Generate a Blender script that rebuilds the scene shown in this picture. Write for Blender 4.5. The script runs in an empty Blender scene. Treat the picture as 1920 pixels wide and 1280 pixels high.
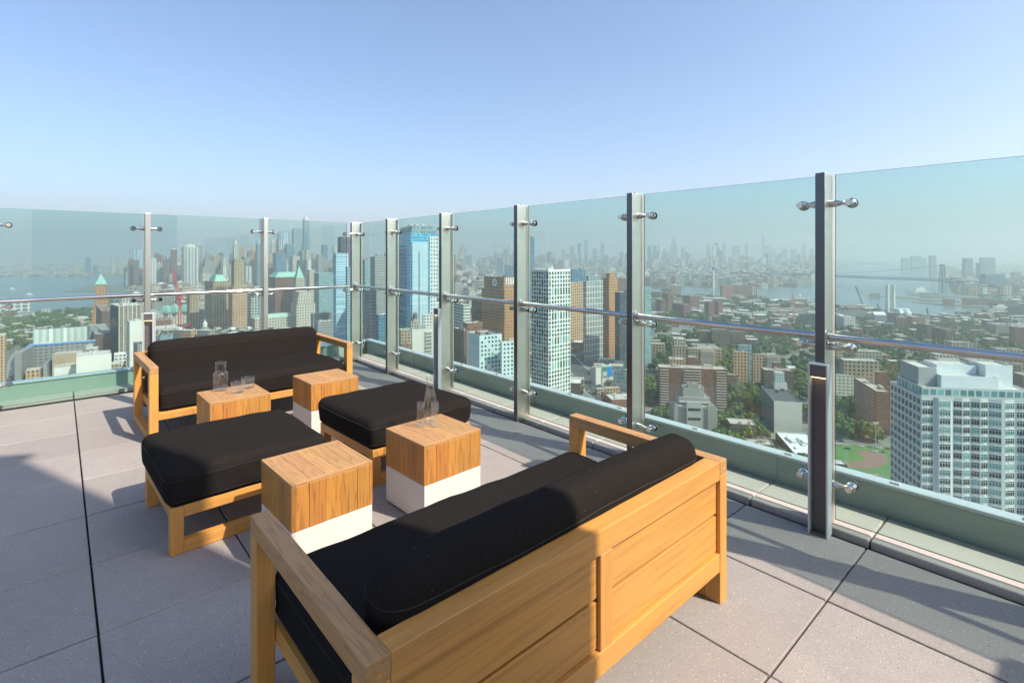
import bpy, bmesh, math, random
import numpy as np
from mathutils import Vector, Matrix
R = math.radians
rnd = random.Random(7)
S = bpy.context.scene
C = S.collection
# ------------------------------------------------------------ camera, sky, sun, exposure
H = 1.55            # eye height above the terrace
G = -175.0          # street level
F = 961.0           # focal length, in pixels of the 1920 px wide picture
CX, CY = 960.0, 475.5
cd = bpy.data.cameras.new('camera'); cam = bpy.data.objects.new('camera', cd); C.objects.link(cam)
cam.location = (0, 0, H); cam.rotation_euler = (R(90), 0, 0)
cd.sensor_width = 36; cd.lens = F/1920*36; cd.shift_y = -(640-CY)/1920
cd.clip_start = .05; cd.clip_end = 60000
S.camera = cam
SUN = Vector((.878*math.cos(R(47)), -.479*math.cos(R(47)), math.sin(R(47)))).normalized()
w = bpy.data.worlds.new('World'); S.world = w; w.use_nodes = True
nt = w.node_tree; sky = nt.nodes.new('ShaderNodeTexSky'); sky.sky_type = 'NISHITA'; sky.sun_disc = False
sky.sun_elevation = R(47); sky.sun_rotation = math.atan2(SUN.x, SUN.y)
sky.altitude = 150; sky.air_density = 1.0; sky.dust_density = 2.3; sky.ozone_density = 4.6
nt.links.new(sky.outputs[0], nt.nodes['Background'].inputs[0]); nt.nodes['Background'].inputs[1].default_value = .15
ld = bpy.data.lights.new('sun', 'SUN'); ld.energy = 4.8; ld.angle = R(.55); ld.color = (1, .90, .75)
sun = bpy.data.objects.new('sun', ld); C.objects.link(sun); sun.rotation_euler = SUN.to_track_quat('Z', 'Y').to_euler()
S.view_settings.view_transform = 'Standard'; S.view_settings.look = 'None'; S.view_settings.gamma = 1
S.view_settings.exposure = 0.66
S.cycles.transparent_max_bounces = 32; S.cycles.max_bounces = 8; S.cycles.volume_bounces = 2
S.cycles.caustics_reflective = False; S.cycles.caustics_refractive = False

# ------------------------------------------------------------ materials
def newmat(name):
    m = bpy.data.materials.new(name); m.use_nodes = True
    return m, m.node_tree, m.node_tree.nodes['Principled BSDF']
def N(nt, t, **k):
    n = nt.nodes.new(t)
    for a, b in k.items(): setattr(n, a, b)
    return n
def L(nt, a, b): nt.links.new(a, b)
def val(nt, op, a, b=None, c=None):
    n = N(nt, 'ShaderNodeMath', operation=op)
    for i, x in enumerate((a, b, c)):
        if x is None: continue
        if isinstance(x, (int, float)): n.inputs[i].default_value = x
        else: L(nt, x, n.inputs[i])
    return n.outputs[0]
def mixc(nt, f, a, b, bt='MIX'):
    n = N(nt, 'ShaderNodeMix', data_type='RGBA', blend_type=bt)
    for i, x in ((0, f), (6, a), (7, b)):
        if isinstance(x, (int, float)): n.inputs[i].default_value = x
        elif isinstance(x, tuple): n.inputs[i].default_value = x if len(x) == 4 else (*x, 1)
        else: L(nt, x, n.inputs[i])
    return n.outputs[2]
def noise(nt, vec, scale, detail=3, rough=.5):
    n = N(nt, 'ShaderNodeTexNoise'); n.inputs['Scale'].default_value = scale
    n.inputs['Detail'].default_value = detail; n.inputs['Roughness'].default_value = rough
    if vec is not None: L(nt, vec, n.inputs['Vector'])
    return n.outputs['Fac']
def ramp(nt, f, stops):
    n = N(nt, 'ShaderNodeValToRGB'); e = n.color_ramp.elements
    while len(e) < len(stops): e.new(.5)
    for i, (p, c) in enumerate(stops): e[i].position = p; e[i].color = (*c, 1)
    L(nt, f, n.inputs[0]); return n.outputs[0]
def mapping(nt, vec, scale, loc=(0, 0, 0)):
    n = N(nt, 'ShaderNodeMapping'); n.inputs['Scale'].default_value = scale; n.inputs['Location'].default_value = loc
    L(nt, vec, n.inputs['Vector']); return n.outputs[0]
def bump(nt, b, h, strength, dist):
    n = N(nt, 'ShaderNodeBump'); n.inputs['Strength'].default_value = strength; n.inputs['Distance'].default_value = dist
    L(nt, h, n.inputs['Height']); L(nt, n.outputs[0], b.inputs['Normal'])
def simple(name, col, rough=.6, metal=0, var=.12, scale=3.0):
    m, nt, b = newmat(name)
    tc = N(nt, 'ShaderNodeTexCoord')
    f = noise(nt, tc.outputs['Object'], scale, 4)
    c = mixc(nt, f, tuple(x*(1-var) for x in col), tuple(min(1, x*(1+var)) for x in col))
    L(nt, c, b.inputs['Base Color']); b.inputs['Roughness'].default_value = rough; b.inputs['Metallic'].default_value = metal
    return m
def wood(name, axis, col, seed=0., rough=.5, con=1.0, iv=.42):
    m, nt, b = newmat(name)
    tc = N(nt, 'ShaderNodeTexCoord'); geo = N(nt, 'ShaderNodeNewGeometry')
    isl = geo.outputs['Random Per Island']
    off = N(nt, 'ShaderNodeCombineXYZ')
    for i in range(3): L(nt, val(nt, 'MULTIPLY', isl, 7.3+i*5.1), off.inputs[i])
    add = N(nt, 'ShaderNodeVectorMath', operation='ADD'); L(nt, tc.outputs['Object'], add.inputs[0]); L(nt, off.outputs[0], add.inputs[1])
    sc = [1, 1, 1]; sc[axis] = .045 if con < 1 else .08
    v = mapping(nt, add.outputs[0], tuple(sc), (seed, seed, seed))
    big = noise(nt, v, 11, 3, .55)                       # cathedral figure
    rings = val(nt, 'ABSOLUTE', val(nt, 'SINE', val(nt, 'MULTIPLY', big, 22 if con < 1 else 38)))
    sc2 = [1, 1, 1]; sc2[axis] = .02
    fine = noise(nt, mapping(nt, add.outputs[0], tuple(sc2)), 260, 2, .6)
    g = val(nt, 'ADD', val(nt, 'MULTIPLY', rings, .32), val(nt, 'MULTIPLY', fine, .55))
    d = tuple(x*k for x, k in zip(col, (1-.5*con, 1-.58*con, 1-.66*con)))
    l = tuple(min(.95, x*k) for x, k in zip(col, (1.16, 1.18, 1.25)))
    c = ramp(nt, g, [(.12, d), (.42, col), (.78, l)])
    hsv = N(nt, 'ShaderNodeHueSaturation'); L(nt, c, hsv.inputs['Color'])
    L(nt, val(nt, 'ADD', 1-iv*.52, val(nt, 'MULTIPLY', isl, iv)), hsv.inputs['Value'])
    L(nt, val(nt, 'ADD', .495, val(nt, 'MULTIPLY', val(nt, 'FRACT', val(nt, 'MULTIPLY', isl, 13.7)), .011)), hsv.inputs['Hue'])
    patch = noise(nt, tc.outputs['Object'], 3.5, 3)
    c2 = mixc(nt, patch, hsv.outputs[0], mixc(nt, .35, hsv.outputs[0], (.30, .22, .15)))
    L(nt, c2, b.inputs['Base Color']); b.inputs['Roughness'].default_value = rough
    bump(nt, b, g, .25, .0015)
    return m
TEAK = (.58, .255, .042); BTEAK = (.48, .192, .026)
W = [wood('teak_x', 0, TEAK, con=.56), wood('teak_y', 1, TEAK, 2., con=.52), wood('teak_z', 2, TEAK, 5., con=.28)]
WT = [wood('weathered_teak_x', 0, (.45, .225, .072), 3., iv=.22), wood('weathered_teak_y', 1, (.45, .225, .072), 8., iv=.22)]
WB = wood('block_teak_z', 2, BTEAK, 4., con=1.25, iv=.3)
m, nt, b = newmat('black_outdoor_fabric'); FAB = m
tc = N(nt, 'ShaderNodeTexCoord')
f1 = noise(nt, tc.outputs['Object'], 190, 3, .9); f2 = noise(nt, tc.outputs['Object'], 5, 4)
vo = N(nt, 'ShaderNodeTexVoronoi'); vo.inputs['Scale'].default_value = 42; L(nt, tc.outputs['Object'], vo.inputs['Vector'])
speck = val(nt, 'LESS_THAN', vo.outputs['Distance'], .055)
c = mixc(nt, f1, (.001, .001, .001), (.034, .029, .0265)); c = mixc(nt, val(nt, 'MULTIPLY', f2, .5), c, (.018, .0155, .0145))
c = mixc(nt, val(nt, 'MULTIPLY', speck, .35), c, (.3, .28, .26))
L(nt, c, b.inputs['Base Color']); b.inputs['Roughness'].default_value = .95
b.inputs['Specular IOR Level'].default_value = .04; b.inputs['Sheen Weight'].default_value = .0
bump(nt, b, f1, .35, .001)
WELT = simple('black_piping', (.017, .0155, .0145), .9)
m, nt, b = newmat('concrete_paver'); PAV = m
tc = N(nt, 'ShaderNodeTexCoord'); geo = N(nt, 'ShaderNodeNewGeometry')
ob = tc.outputs['Object']
f1 = noise(nt, ob, 1.7, 8, .68); f2 = noise(nt, ob, 120, 3, .8); f3 = noise(nt, ob, 14, 5, .6)
c = mixc(nt, f1, (.265, .235, .218), (.435, .39, .358))
c = mixc(nt, val(nt, 'MULTIPLY', geo.outputs['Random Per Island'], .75), c, (.285, .25, .232))
c = mixc(nt, ramp(nt, f2, [(.35, (0, 0, 0)), (.62, (1, 1, 1))]), mixc(nt, .38, c, (.14, .13, .125)), c)
c = mixc(nt, val(nt, 'MULTIPLY', ramp(nt, f3, [(.5, (0, 0, 0)), (.75, (1, 1, 1))]), .3), c, (.24, .22, .205))
for sc_, th, colr, k in ((48, .10, (.66, .63, .6), .8), (60, .13, (.55, .52, .49), .5), (36, .09, (.07, .065, .06), .75), (75, .15, (.12, .11, .105), .5)):
    vo = N(nt, 'ShaderNodeTexVoronoi'); vo.inputs['Scale'].default_value = sc_; L(nt, ob, vo.inputs['Vector'])
    c = mixc(nt, val(nt, 'MULTIPLY', val(nt, 'LESS_THAN', vo.outputs['Distance'], th), k), c, colr)
L(nt, c, b.inputs['Base Color']); b.inputs['Roughness'].default_value = .78
bump(nt, b, f2, .3, .002)
m, nt, b = newmat('pale_kerb_stone'); PAVL = m
tc = N(nt, 'ShaderNodeTexCoord'); geo = N(nt, 'ShaderNodeNewGeometry'); ob = tc.outputs['Object']
f1 = noise(nt, ob, 3, 6, .6); f2 = noise(nt, ob, 110, 3, .8)
c = mixc(nt, f1, (.46, .40, .355), (.60, .53, .475)); c = mixc(nt, ramp(nt, f2, [(.35, (0, 0, 0)), (.62, (1, 1, 1))]), mixc(nt, .3, c, (.18, .16, .15)), c)
c = mixc(nt, val(nt, 'MULTIPLY', geo.outputs['Random Per Island'], .3), c, (.40, .36, .33))
L(nt, c, b.inputs['Base Color']); b.inputs['Roughness'].default_value = .75; bump(nt, b, f2, .3, .002)
m, nt, b = newmat('white_cast_concrete'); WHT = m
tc = N(nt, 'ShaderNodeTexCoord'); f = noise(nt, tc.outputs['Object'], 7, 6, .65); f2 = noise(nt, tc.outputs['Object'], 120, 2)
sp = noise(nt, tc.outputs['Object'], 30, 4, .7)
c = mixc(nt, f, (.58, .545, .50), (.68, .65, .605)); c = mixc(nt, ramp(nt, sp, [(.70, (0, 0, 0)), (.78, (.5, .5, .5))]), c, (.45, .30, .2))
L(nt, c, b.inputs['Base Color']); b.inputs['Roughness'].default_value = .7; bump(nt, b, f2, .2, .001)
def steel(name, col, rough, streak=True):
    m, nt, b = newmat(name); tc = N(nt, 'ShaderNodeTexCoord')
    f = noise(nt, mapping(nt, tc.outputs['Object'], (1, 1, .03)), 220, 2); g = noise(nt, tc.outputs['Object'], 4, 5, .6)
    L(nt, mixc(nt, g, tuple(x*.82 for x in col), col), b.inputs['Base Color']); b.inputs['Metallic'].default_value = 1
    L(nt, val(nt, 'ADD', rough, val(nt, 'MULTIPLY', f, .16 if streak else .03)), b.inputs['Roughness'])
    if streak: bump(nt, b, f, .08, .001)
    return m
STEEL = steel('brushed_stainless_steel', (.72, .70, .62), .30)
STEELD = steel('dark_reflection_steel', (.15, .16, .18), .22)  # dark reflection on the posts' inner faces, put into the steel colour
CHROME = steel('polished_stainless_steel', (.62, .60, .57), .09, False)
DARKM = simple('dark_bronze_metal', (.13, .12, .115), .5, .2)
SILV = simple('silver_painted_metal', (.55, .58, .58), .4, .2, .05)
RUB = simple('black_rubber', (.02, .02, .02), .6)
GREENP = simple('grey_green_metal_cladding', (.34, .395, .345), .5, .0, .10, 1.5)
CAPM = simple('pale_metal_flashing', (.60, .63, .63), .35, .3, .08, 6)
m, nt, b = newmat('warm_lamp_lens'); LENS = m
b.inputs['Base Color'].default_value = (.8, .7, .5, 1); b.inputs['Emission Color'].default_value = (1, .72, .38, 1); b.inputs['Emission Strength'].default_value = 2.5
def thin_glass(name, tint, f0=.045, boost=1.0):
    m = bpy.data.materials.new(name); m.use_nodes = True; nt = m.node_tree
    nt.nodes.remove(nt.nodes['Principled BSDF']); out = nt.nodes['Material Output']
    lw = N(nt, 'ShaderNodeLayerWeight'); lw.inputs['Blend'].default_value = .5
    fr = val(nt, 'ADD', f0, val(nt, 'MULTIPLY', val(nt, 'POWER', lw.outputs['Facing'], 5 if boost == 1 else 3), boost*(1-f0)*.95))
    t = N(nt, 'ShaderNodeBsdfTransparent'); t.inputs[0].default_value = (*tint, 1)
    g = N(nt, 'ShaderNodeBsdfGlossy'); g.inputs['Roughness'].default_value = .0 if boost == 1 else .06; g.inputs[0].default_value = (1, 1, 1, 1)
    mx = N(nt, 'ShaderNodeMixShader'); L(nt, fr, mx.inputs[0]); L(nt, t.outputs[0], mx.inputs[1]); L(nt, g.outputs[0], mx.inputs[2])
    L(nt, mx.outputs[0], out.inputs[0]); return m
GLASS = thin_glass('tinted_railing_glass', (.80, .90, .88), .025)
TUMB = thin_glass('clear_drinking_glass', (.985, .99, .992), .05, .6)
GEDGE = simple('green_glass_edge', (.015, .04, .038), .7)

# ------------------------------------------------------------ object helpers
def link(name, bm_or_me, mats, parent=None, loc=None):
    if isinstance(bm_or_me, bmesh.types.BMesh):
        me = bpy.data.meshes.new(name); bm_or_me.to_mesh(me); bm_or_me.free()
    else: me = bm_or_me
    for mm in (mats if isinstance(mats, (list, tuple)) else [mats]):
        if len(me.materials) < (len(mats) if isinstance(mats, (list, tuple)) else 1): me.materials.append(mm)
    o = bpy.data.objects.new(name, me); C.objects.link(o)
    if parent: o.parent = parent
    if loc: o.location = loc
    return o
def tag(o, label, cat, group=None, kind=None):
    if label: o['label'] = label
    if cat: o['category'] = cat
    if group: o['group'] = group
    if kind: o['kind'] = kind
    return o
def thing(name, label, cat, loc=(0, 0, 0), rz=0, group=None):
    o = bpy.data.objects.new(name, None); o.empty_display_size = .3; C.objects.link(o)
    o.location = loc; o.rotation_euler = (0, 0, rz); return tag(o, label, cat, group)
def struct(o): o['kind'] = 'structure'; return o
def copy_tree(o, parent=None):
    c = o.copy(); C.objects.link(c)
    if parent: c.parent = parent
    for ch in list(o.children): copy_tree(ch, c)
    return c
def box(bm, x0, x1, y0, y1, z0, z1, bev=.003, seg=1, mi=0):
    r = bmesh.ops.create_cube(bm, size=1)
    vs = r['verts']
    for v in vs:
        v.co = Vector(((x0+x1)/2+v.co.x*(x1-x0), (y0+y1)/2+v.co.y*(y1-y0), (z0+z1)/2+v.co.z*(z1-z0)))
    fs = set(f for v in vs for f in v.link_faces)
    for f in fs: f.material_index = mi
    if bev > 0:
        es = list(set(e for v in vs for e in v.link_edges))
        bmesh.ops.bevel(bm, geom=es, offset=bev, segments=seg, affect='EDGES', profile=.5, clamp_overlap=True)
    bm.normal_update()
def boxes(*a, **k):
    bm = bmesh.new()
    for t in a: box(bm, *t, **k)
    return bm
def smooth(o, ang=40):
    for p in o.data.polygons: p.use_smooth = True
    o.data.set_sharp_from_angle(angle=R(ang)); return o
def lathe(bm, prof, n=28, center=(0, 0, 0), mat=None, mi=0):
    """prof: [(r, z)]; mat: 4x4 placing the axis"""
    M = mat or Matrix.Translation(center); rings = []
    for r, z in prof:
        if r < 1e-5: rings.append([bm.verts.new(M @ Vector((0, 0, z)))])
        else: rings.append([bm.verts.new(M @ Vector((r*math.cos(2*math.pi*i/n), r*math.sin(2*math.pi*i/n), z))) for i in range(n)])
    for a, b in zip(rings, rings[1:]):
        for i in range(n):
            j = (i+1) % n
            try:
                if len(a) == 1 and len(b) == 1: continue
                if len(a) == 1: f = bm.faces.new((a[0], b[i], b[j]))
                elif len(b) == 1: f = bm.faces.new((a[i], a[j], b[0]))
                else: f = bm.faces.new((a[i], a[j], b[j], b[i]))
                f.material_index = mi
            except ValueError: pass
def axis_mat(p, d):
    q = Vector(d).normalized().to_track_quat('Z', 'Y'); return Matrix.Translation(p) @ q.to_matrix().to_4x4()
def tube(bm, p0, p1, r, n=20, mi=0, r2=None):
    p0 = Vector(p0); p1 = Vector(p1); ln = (p1-p0).length
    lathe(bm, [(0, 0), (r, 0), (r if r2 is None else r2, ln), (0, ln)], n, mat=axis_mat(p0, p1-p0), mi=mi)

# terrace frame: local x = u (along left wall), local y = v (along right wall)
TH = R(41.5)
def uv(u, v, z=0.): return Vector((u*math.cos(TH)-v*math.sin(TH), u*math.sin(TH)+v*math.cos(TH), z))
terr = []
# ------------------------------------------------------------ terrace floor
GU, GV = 3.17, 6.95
bm = bmesh.new(); g = .0042
us = [.122+.613*k for k in range(-9, 6)]; vs = [.785+.632*k for k in range(-9, 12)]
jr = random.Random(3)
for i in range(len(us)-1):
    for j in range(len(vs)-1):
        u0, u1, v0, v1 = us[i]+g, us[i+1]-g, vs[j]+g, vs[j+1]-g
        if v1 > 7.0: v1 = min(v1, 7.3)
        if v0 > 7.0 and vs[j+1] > 7.6: continue
        dz = jr.uniform(-.0015, .0015)
        box(bm, u0, u1, v0, v1, -.05+dz, dz, bev=.003)
floor = link('floor', bm, PAV); floor.rotation_euler.z = TH; struct(floor)
bm = boxes((-6, 4.2, -6, 8.2, -.6, -.03), bev=0)
o = link('terrace_slab', bm, simple('dark_substrate', (.03, .03, .03), .9)); o.rotation_euler.z = TH; struct(o)
bm = bmesh.new()      # raised border stones outside the posts
for j in range(-9, 11):
    v0, v1 = .785+.632*j+g, .785+.632*(j+1)-g
    if v0 > 7.3: continue
    box(bm, 3.245, 3.55, v0, min(v1, 7.35), -.03, .020, bev=.008, seg=2)
    box(bm, 3.555, 3.618, v0, min(v1, 7.35), -.03, .014, bev=.003)
for i in range(-9, 5):
    u0, u1 = 0.122+.613*i+g, .122+.613*(i+1)-g
    box(bm, u0, u1, 7.31, 7.545, -.03, .012, bev=.006)
o = link('border_stone', bm, PAVL); o.rotation_euler.z = TH; struct(o); o.name = 'floor_border'
# parapets
def parapet(name, label, pts):
    t = thing(name, label, 'parapet', (0, 0, 0), TH)
    (a0, a1, b0, b1) = pts
    return t
t = thing('parapet_wall', 'low grey-green metal parapet outside the long glass railing on the right', 'parapet', (0, 0, 0), TH)
link('cladding', boxes((3.62, 3.69, -4, 7.546, -.6, .185), bev=.004), GREENP, t)
link('coping', boxes((3.607, 3.70, -4, 7.546, .188, .210), bev=.004), CAPM, t)
bm = bmesh.new()
for v in np.arange(-3.3, 7.4, 2.35): box(bm, 3.612, 3.6225, v, v+.012, .02, .185, bev=.001)
link('seam_strip', bm, GREENP, t)
bm = bmesh.new(); pr = random.Random(4)
for k in range(14):
    v = -1+k*.6+pr.uniform(-.1, .1); box(bm, 3.64, 3.665, v, v+.05, .210, .220, bev=.004)
link('sealant_blob', bm, CAPM, t)
t = thing('parapet_wall', 'low grey-green metal parapet outside the glass railing behind the far sofa', 'parapet', (0, 0, 0), TH)
link('cladding', boxes((-6, 3.69, 7.55, 7.64, -.6, .165), bev=.004), GREENP, t)
link('coping', boxes((-6, 3.70, 7.537, 7.66, .168, .188), bev=.004), CAPM, t)
bm = bmesh.new()
for u in np.arange(-5.4, 3.4, 2.1): box(bm, u, u+.012, 7.542, 7.553, .02, .165, bev=.001)
link('seam_strip', bm, GREENP, t)

# ------------------------------------------------------------ glass railings
def clamp_mesh():
    """arm leaves a post side along +x, turns and holds the glass lying towards +y"""
    bm = bmesh.new()
    lathe(bm, [(0, 0), (.020, 0), (.021, .006), (.019, .03), (.009, .068), (.011, .074), (.017, .084), (.019, .10), (.015, .112), (0, .116)], 20, mat=axis_mat((0, 0, 0), (1, 0, 0)))
    lathe(bm, [(0, -.028), (.017, -.028), (.018, -.022), (.018, .012), (.026, .022), (.027, .040), (0, .040)], 24, mat=axis_mat((.098, 0, 0), (0, 1, 0)))
    lathe(bm, [(0, .040), (.028, .040), (.028, .046), (0, .046)], 24, mat=axis_mat((.098, 0, 0), (0, 1, 0)), mi=1)
    lathe(bm, [(0, .0585), (.026, .0585), (.025, .066), (0, .068)], 24, mat=axis_mat((.098, 0, 0), (0, 1, 0)))
    me = bpy.data.meshes.new('glass_clamp'); bm.to_mesh(me); bm.free(); me.materials.append(CHROME); me.materials.append(RUB)
    for p in me.polygons: p.use_smooth = True
    me.set_sharp_from_angle(angle=R(35)); return me
CL = clamp_mesh()
def flange_mesh():
    bm = bmesh.new()
    lathe(bm, [(0, 0), (.043, 0), (.045, .003), (.043, .008), (.024, .011), (.023, .03), (.0, .03)], 28, mat=axis_mat((0, 0, 0), (1, 0, 0)))
    for a in range(3):
        y, z = .033*math.cos(a*2.094+1.57), .033*math.sin(a*2.094+1.57)
        lathe(bm, [(0, .006), (.007, .006), (.006, .012), (0, .013)], 12, mat=axis_mat((0, y, z), (1, 0, 0)))
    me = bpy.data.meshes.new('rail_flange'); bm.to_mesh(me); bm.free(); me.materials.append(CHROME)
    for p in me.polygons: p.use_smooth = True
    me.set_sharp_from_angle(angle=R(35)); return me
FL = flange_mesh()
PW, PD, PH = .05, .165, 2.0
GO = .135      # glass plane behind the inner face of the posts
def railing(label, origin, rz, posts, ends, mirror):
    """local x runs along the wall, local y points outward"""
    t = thing('glass_railing', label, 'glass railing', origin, rz)
    for i, x in enumerate(posts):
        bm = boxes((x-PW/2, x+PW/2, 0, PD, 0, PH), bev=.004, seg=2)
        box(bm, x-.008, x+.008, PD*.4, PD*.55, PH, PH+.012, bev=.003)
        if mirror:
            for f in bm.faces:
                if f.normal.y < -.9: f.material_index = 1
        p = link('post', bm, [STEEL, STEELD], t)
        for s in (-1, 1):
            if (s < 0 and i == 0 and not ends[0]) or (s > 0 and i == len(posts)-1 and not ends[1]): continue
            for z in (.265, 1.03, 1.83):
                c = bpy.data.objects.new('glass_clamp', CL); C.objects.link(c); c.parent = p
                c.location = (x+s*PW/2, GO-.0585, z); c.scale = (s, 1, 1)
            f = bpy.data.objects.new('rail_flange', FL); C.objects.link(f); f.parent = p
            f.location = (x+s*PW/2, .055, 1.085); f.scale = (s, 1, 1)
    xs = list(posts)
    for a, b2 in zip(xs, xs[1:]):
        bm = bmesh.new()
        g0, g1 = a+PW/2+.012, b2-PW/2-.012
        box(bm, g0, g1, GO-.006, GO+.006, .045, PH-.003, bev=0)
        for f in bm.faces:
            if abs(f.normal.y) < .5: f.material_index = 1
        link('glass_panel', bm, [GLASS, GEDGE], t)
        bm = bmesh.new(); tube(bm, (a+PW/2+.005, .055, 1.085), (b2-PW/2-.005, .055, 1.085), .0205, 28)
        smooth(link('handrail', bm, CHROME, t))
    return t
# right wall: local x = -v
o_r = uv(GU, 0)
vr = [7.10, 6.03, 4.785, 3.535, 2.27, 1.0, -.27, -1.54, -2.8]
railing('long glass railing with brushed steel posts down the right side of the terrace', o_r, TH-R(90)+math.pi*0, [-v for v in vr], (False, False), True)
# local x of rz=TH-90 is direction (sin TH, -cos TH) = -v ; local y = u direction (outward)
ul = [3.135, 1.975, .745, -.49, -1.72, -2.95, -4.2]
t = railing('shorter glass railing with brushed steel posts behind the far sofa on the left side', uv(0, GV), TH, ul[::-1], (False, False), False)
# the first post of the left wall list coincides with the corner post: keep only the glass and clamps there
for ch in list(t.children):
    if ch.name.startswith('post') and max(v.co.x for v in ch.data.vertices) > 3.1:
        for cc in list(ch.children):
            bpy.data.objects.remove(cc)
        bpy.data.objects.remove(ch)
for z in (.265, 1.03, 1.83):
    c = bpy.data.objects.new('glass_clamp', CL); C.objects.link(c); c.parent = t
    c.location = (GU, GO-.0585, z); c.scale = (-1, 1, 1)

# ------------------------------------------------------------ bollard lights
def bollard(label, u, v, rz, loc=None):
    t = thing('bollard_light', label, 'bollard light', loc or uv(u, v), rz, 'slim bollard lights beside the railing posts')
    w_, d_, h_ = .098, .082, .945
    bm = boxes((-w_/2, -w_/2+.010, 0, d_, 0, h_), (w_/2-.010, w_/2, 0, d_, 0, h_), (-w_/2+.010, w_/2-.010, d_-.012, d_, 0, h_), (-w_/2+.010, w_/2-.010, 0, d_-.012, h_-.008, h_), bev=.0015)
    link('housing', bm, SILV, t)
    link('recess_panel', boxes((-w_/2+.0105, w_/2-.0105, .045, d_-.0125, .012, h_-.075), (-w_/2+.0105, w_/2-.0105, .006, d_-.0125, h_-.074, h_-.0085), (-w_/2+.0105, w_/2-.0105, .004, .045, 0, .012), bev=.001), DARKM, t)
    link('lamp_lens', boxes((-w_/2+.016, w_/2-.016, .012, .040, h_-.079, h_-.0745), bev=0), LENS, t)
    return t
def fl(x, y, z=0.):   # point on the plane z seen at a pixel of the 1920 px picture
    Y = F*(H-z)/(y-CY); return Vector(((x-CX)/F*Y, Y, z))
bollard('slim bollard light with dark recess at the foot of the nearest railing post', 0, 0, R(-46), fl(1533, 1005))
bollard('slim bollard light beside the railing post behind the carafe, middle of the three', 0, 0, R(-48), fl(817, 738))
bollard('slim bollard light half hidden behind the left arm of the far sofa', 0, 0, R(20), fl(277, 762))

# ------------------------------------------------------------ furniture
def cushion(name, sx, sy, sz, r, mat, parent, loc, puff=.0, taper=0., sag=.0, rot=None, nx=30, seed=1, flare=0.):
    bm = bmesh.new(); bmesh.ops.create_cube(bm, size=2)
    bmesh.ops.subdivide_edges(bm, edges=bm.edges[:], cuts=nx, use_grid_fill=True)
    rr = random.Random(seed); ph = [rr.uniform(0, 6) for _ in range(6)]
    hx, hy, hz = sx/2, sy/2, sz/2
    welts = {}
    for v in bm.verts:
        x, y, z = v.co
        if max(abs(x), abs(y)) > .999:
            for k in (int((nx+1)*.23), int((nx+1)*.77)):
                if abs(z-(-1+2*k/(nx+1))) < 1e-4: welts.setdefault(k, []).append((math.atan2(y, x), v))
        # push grid lines towards the edges so that the rounding is smooth
        f = lambda t: math.copysign(1-(1-abs(t))**1.35, t)
        p = Vector((f(x)*hx, f(y)*hy, f(z)*hz))
        q = Vector((max(-hx+r, min(hx-r, p.x)), max(-hy+r, min(hy-r, p.y)), max(-hz+r*.9, min(hz-r*.9, p.z))))
        d = p-q
        if d.length > 1e-6: p = q+d.normalized()*r if d.length > 1e-6 else p
        a, b2 = p.x/hx, p.y/hy
        if p.z > 0: p.z += puff*(1-a**4)*(1-b2**4)
        k = 1-taper*(p.z/hz*.5+.5); p.y *= k
        k = 1+flare*(p.z/hz); p.x *= k; p.y *= k
        wv = .005*math.sin(p.x*7+ph[0])*math.sin(p.y*8+ph[1])+.0018*math.sin(p.x*23+ph[2]+p.y*17)
        p.z += wv if p.z > 0 else 0
        p += p.normalized()*.0016*math.sin(p.x*31+ph[3]+p.z*40)
        p.z -= sag*(1-a*a)
        v.co = p
    bmesh.ops.recalc_face_normals(bm, faces=bm.faces[:])
    loops = [[v.co.copy() for a, v in sorted(w_, key=lambda q: q[0])] for w_ in welts.values()]
    o = link(name, bm, mat, parent, loc)
    for p in o.data.polygons: p.use_smooth = True
    if rot: o.rotation_euler = rot
    for pts in loops:
        wb = bmesh.new()
        for a, b2 in zip(pts, pts[1:]+pts[:1]):
            if (a-b2).length > 1e-5: tube(wb, a, b2, .0021, 6)
        wo = link('piping', wb, WELT, o)
        for p in wo.data.polygons: p.use_smooth = True
    return o
def seam(name, sx, sy, z, r, parent, loc, off=0.004, rad=.0028):
    """a thin piping line round a cushion"""
    bm = bmesh.new(); pts = []
    hx, hy = sx/2+off, sy/2+off
    for cx, cy, a0 in ((hx-r, hy-r, 0), (-hx+r, hy-r, 90), (-hx+r, -hy+r, 180), (hx-r, -hy+r, 270)):
        for k in range(7):
            a = R(a0+k*15); pts.append(Vector((cx+r*math.cos(a), cy+r*math.sin(a), z)))
    for a, b2 in zip(pts, pts[1:]+pts[:1]): tube(bm, a, b2, rad, 6)
    return link(name, bm, FAB, parent, loc)
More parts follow.
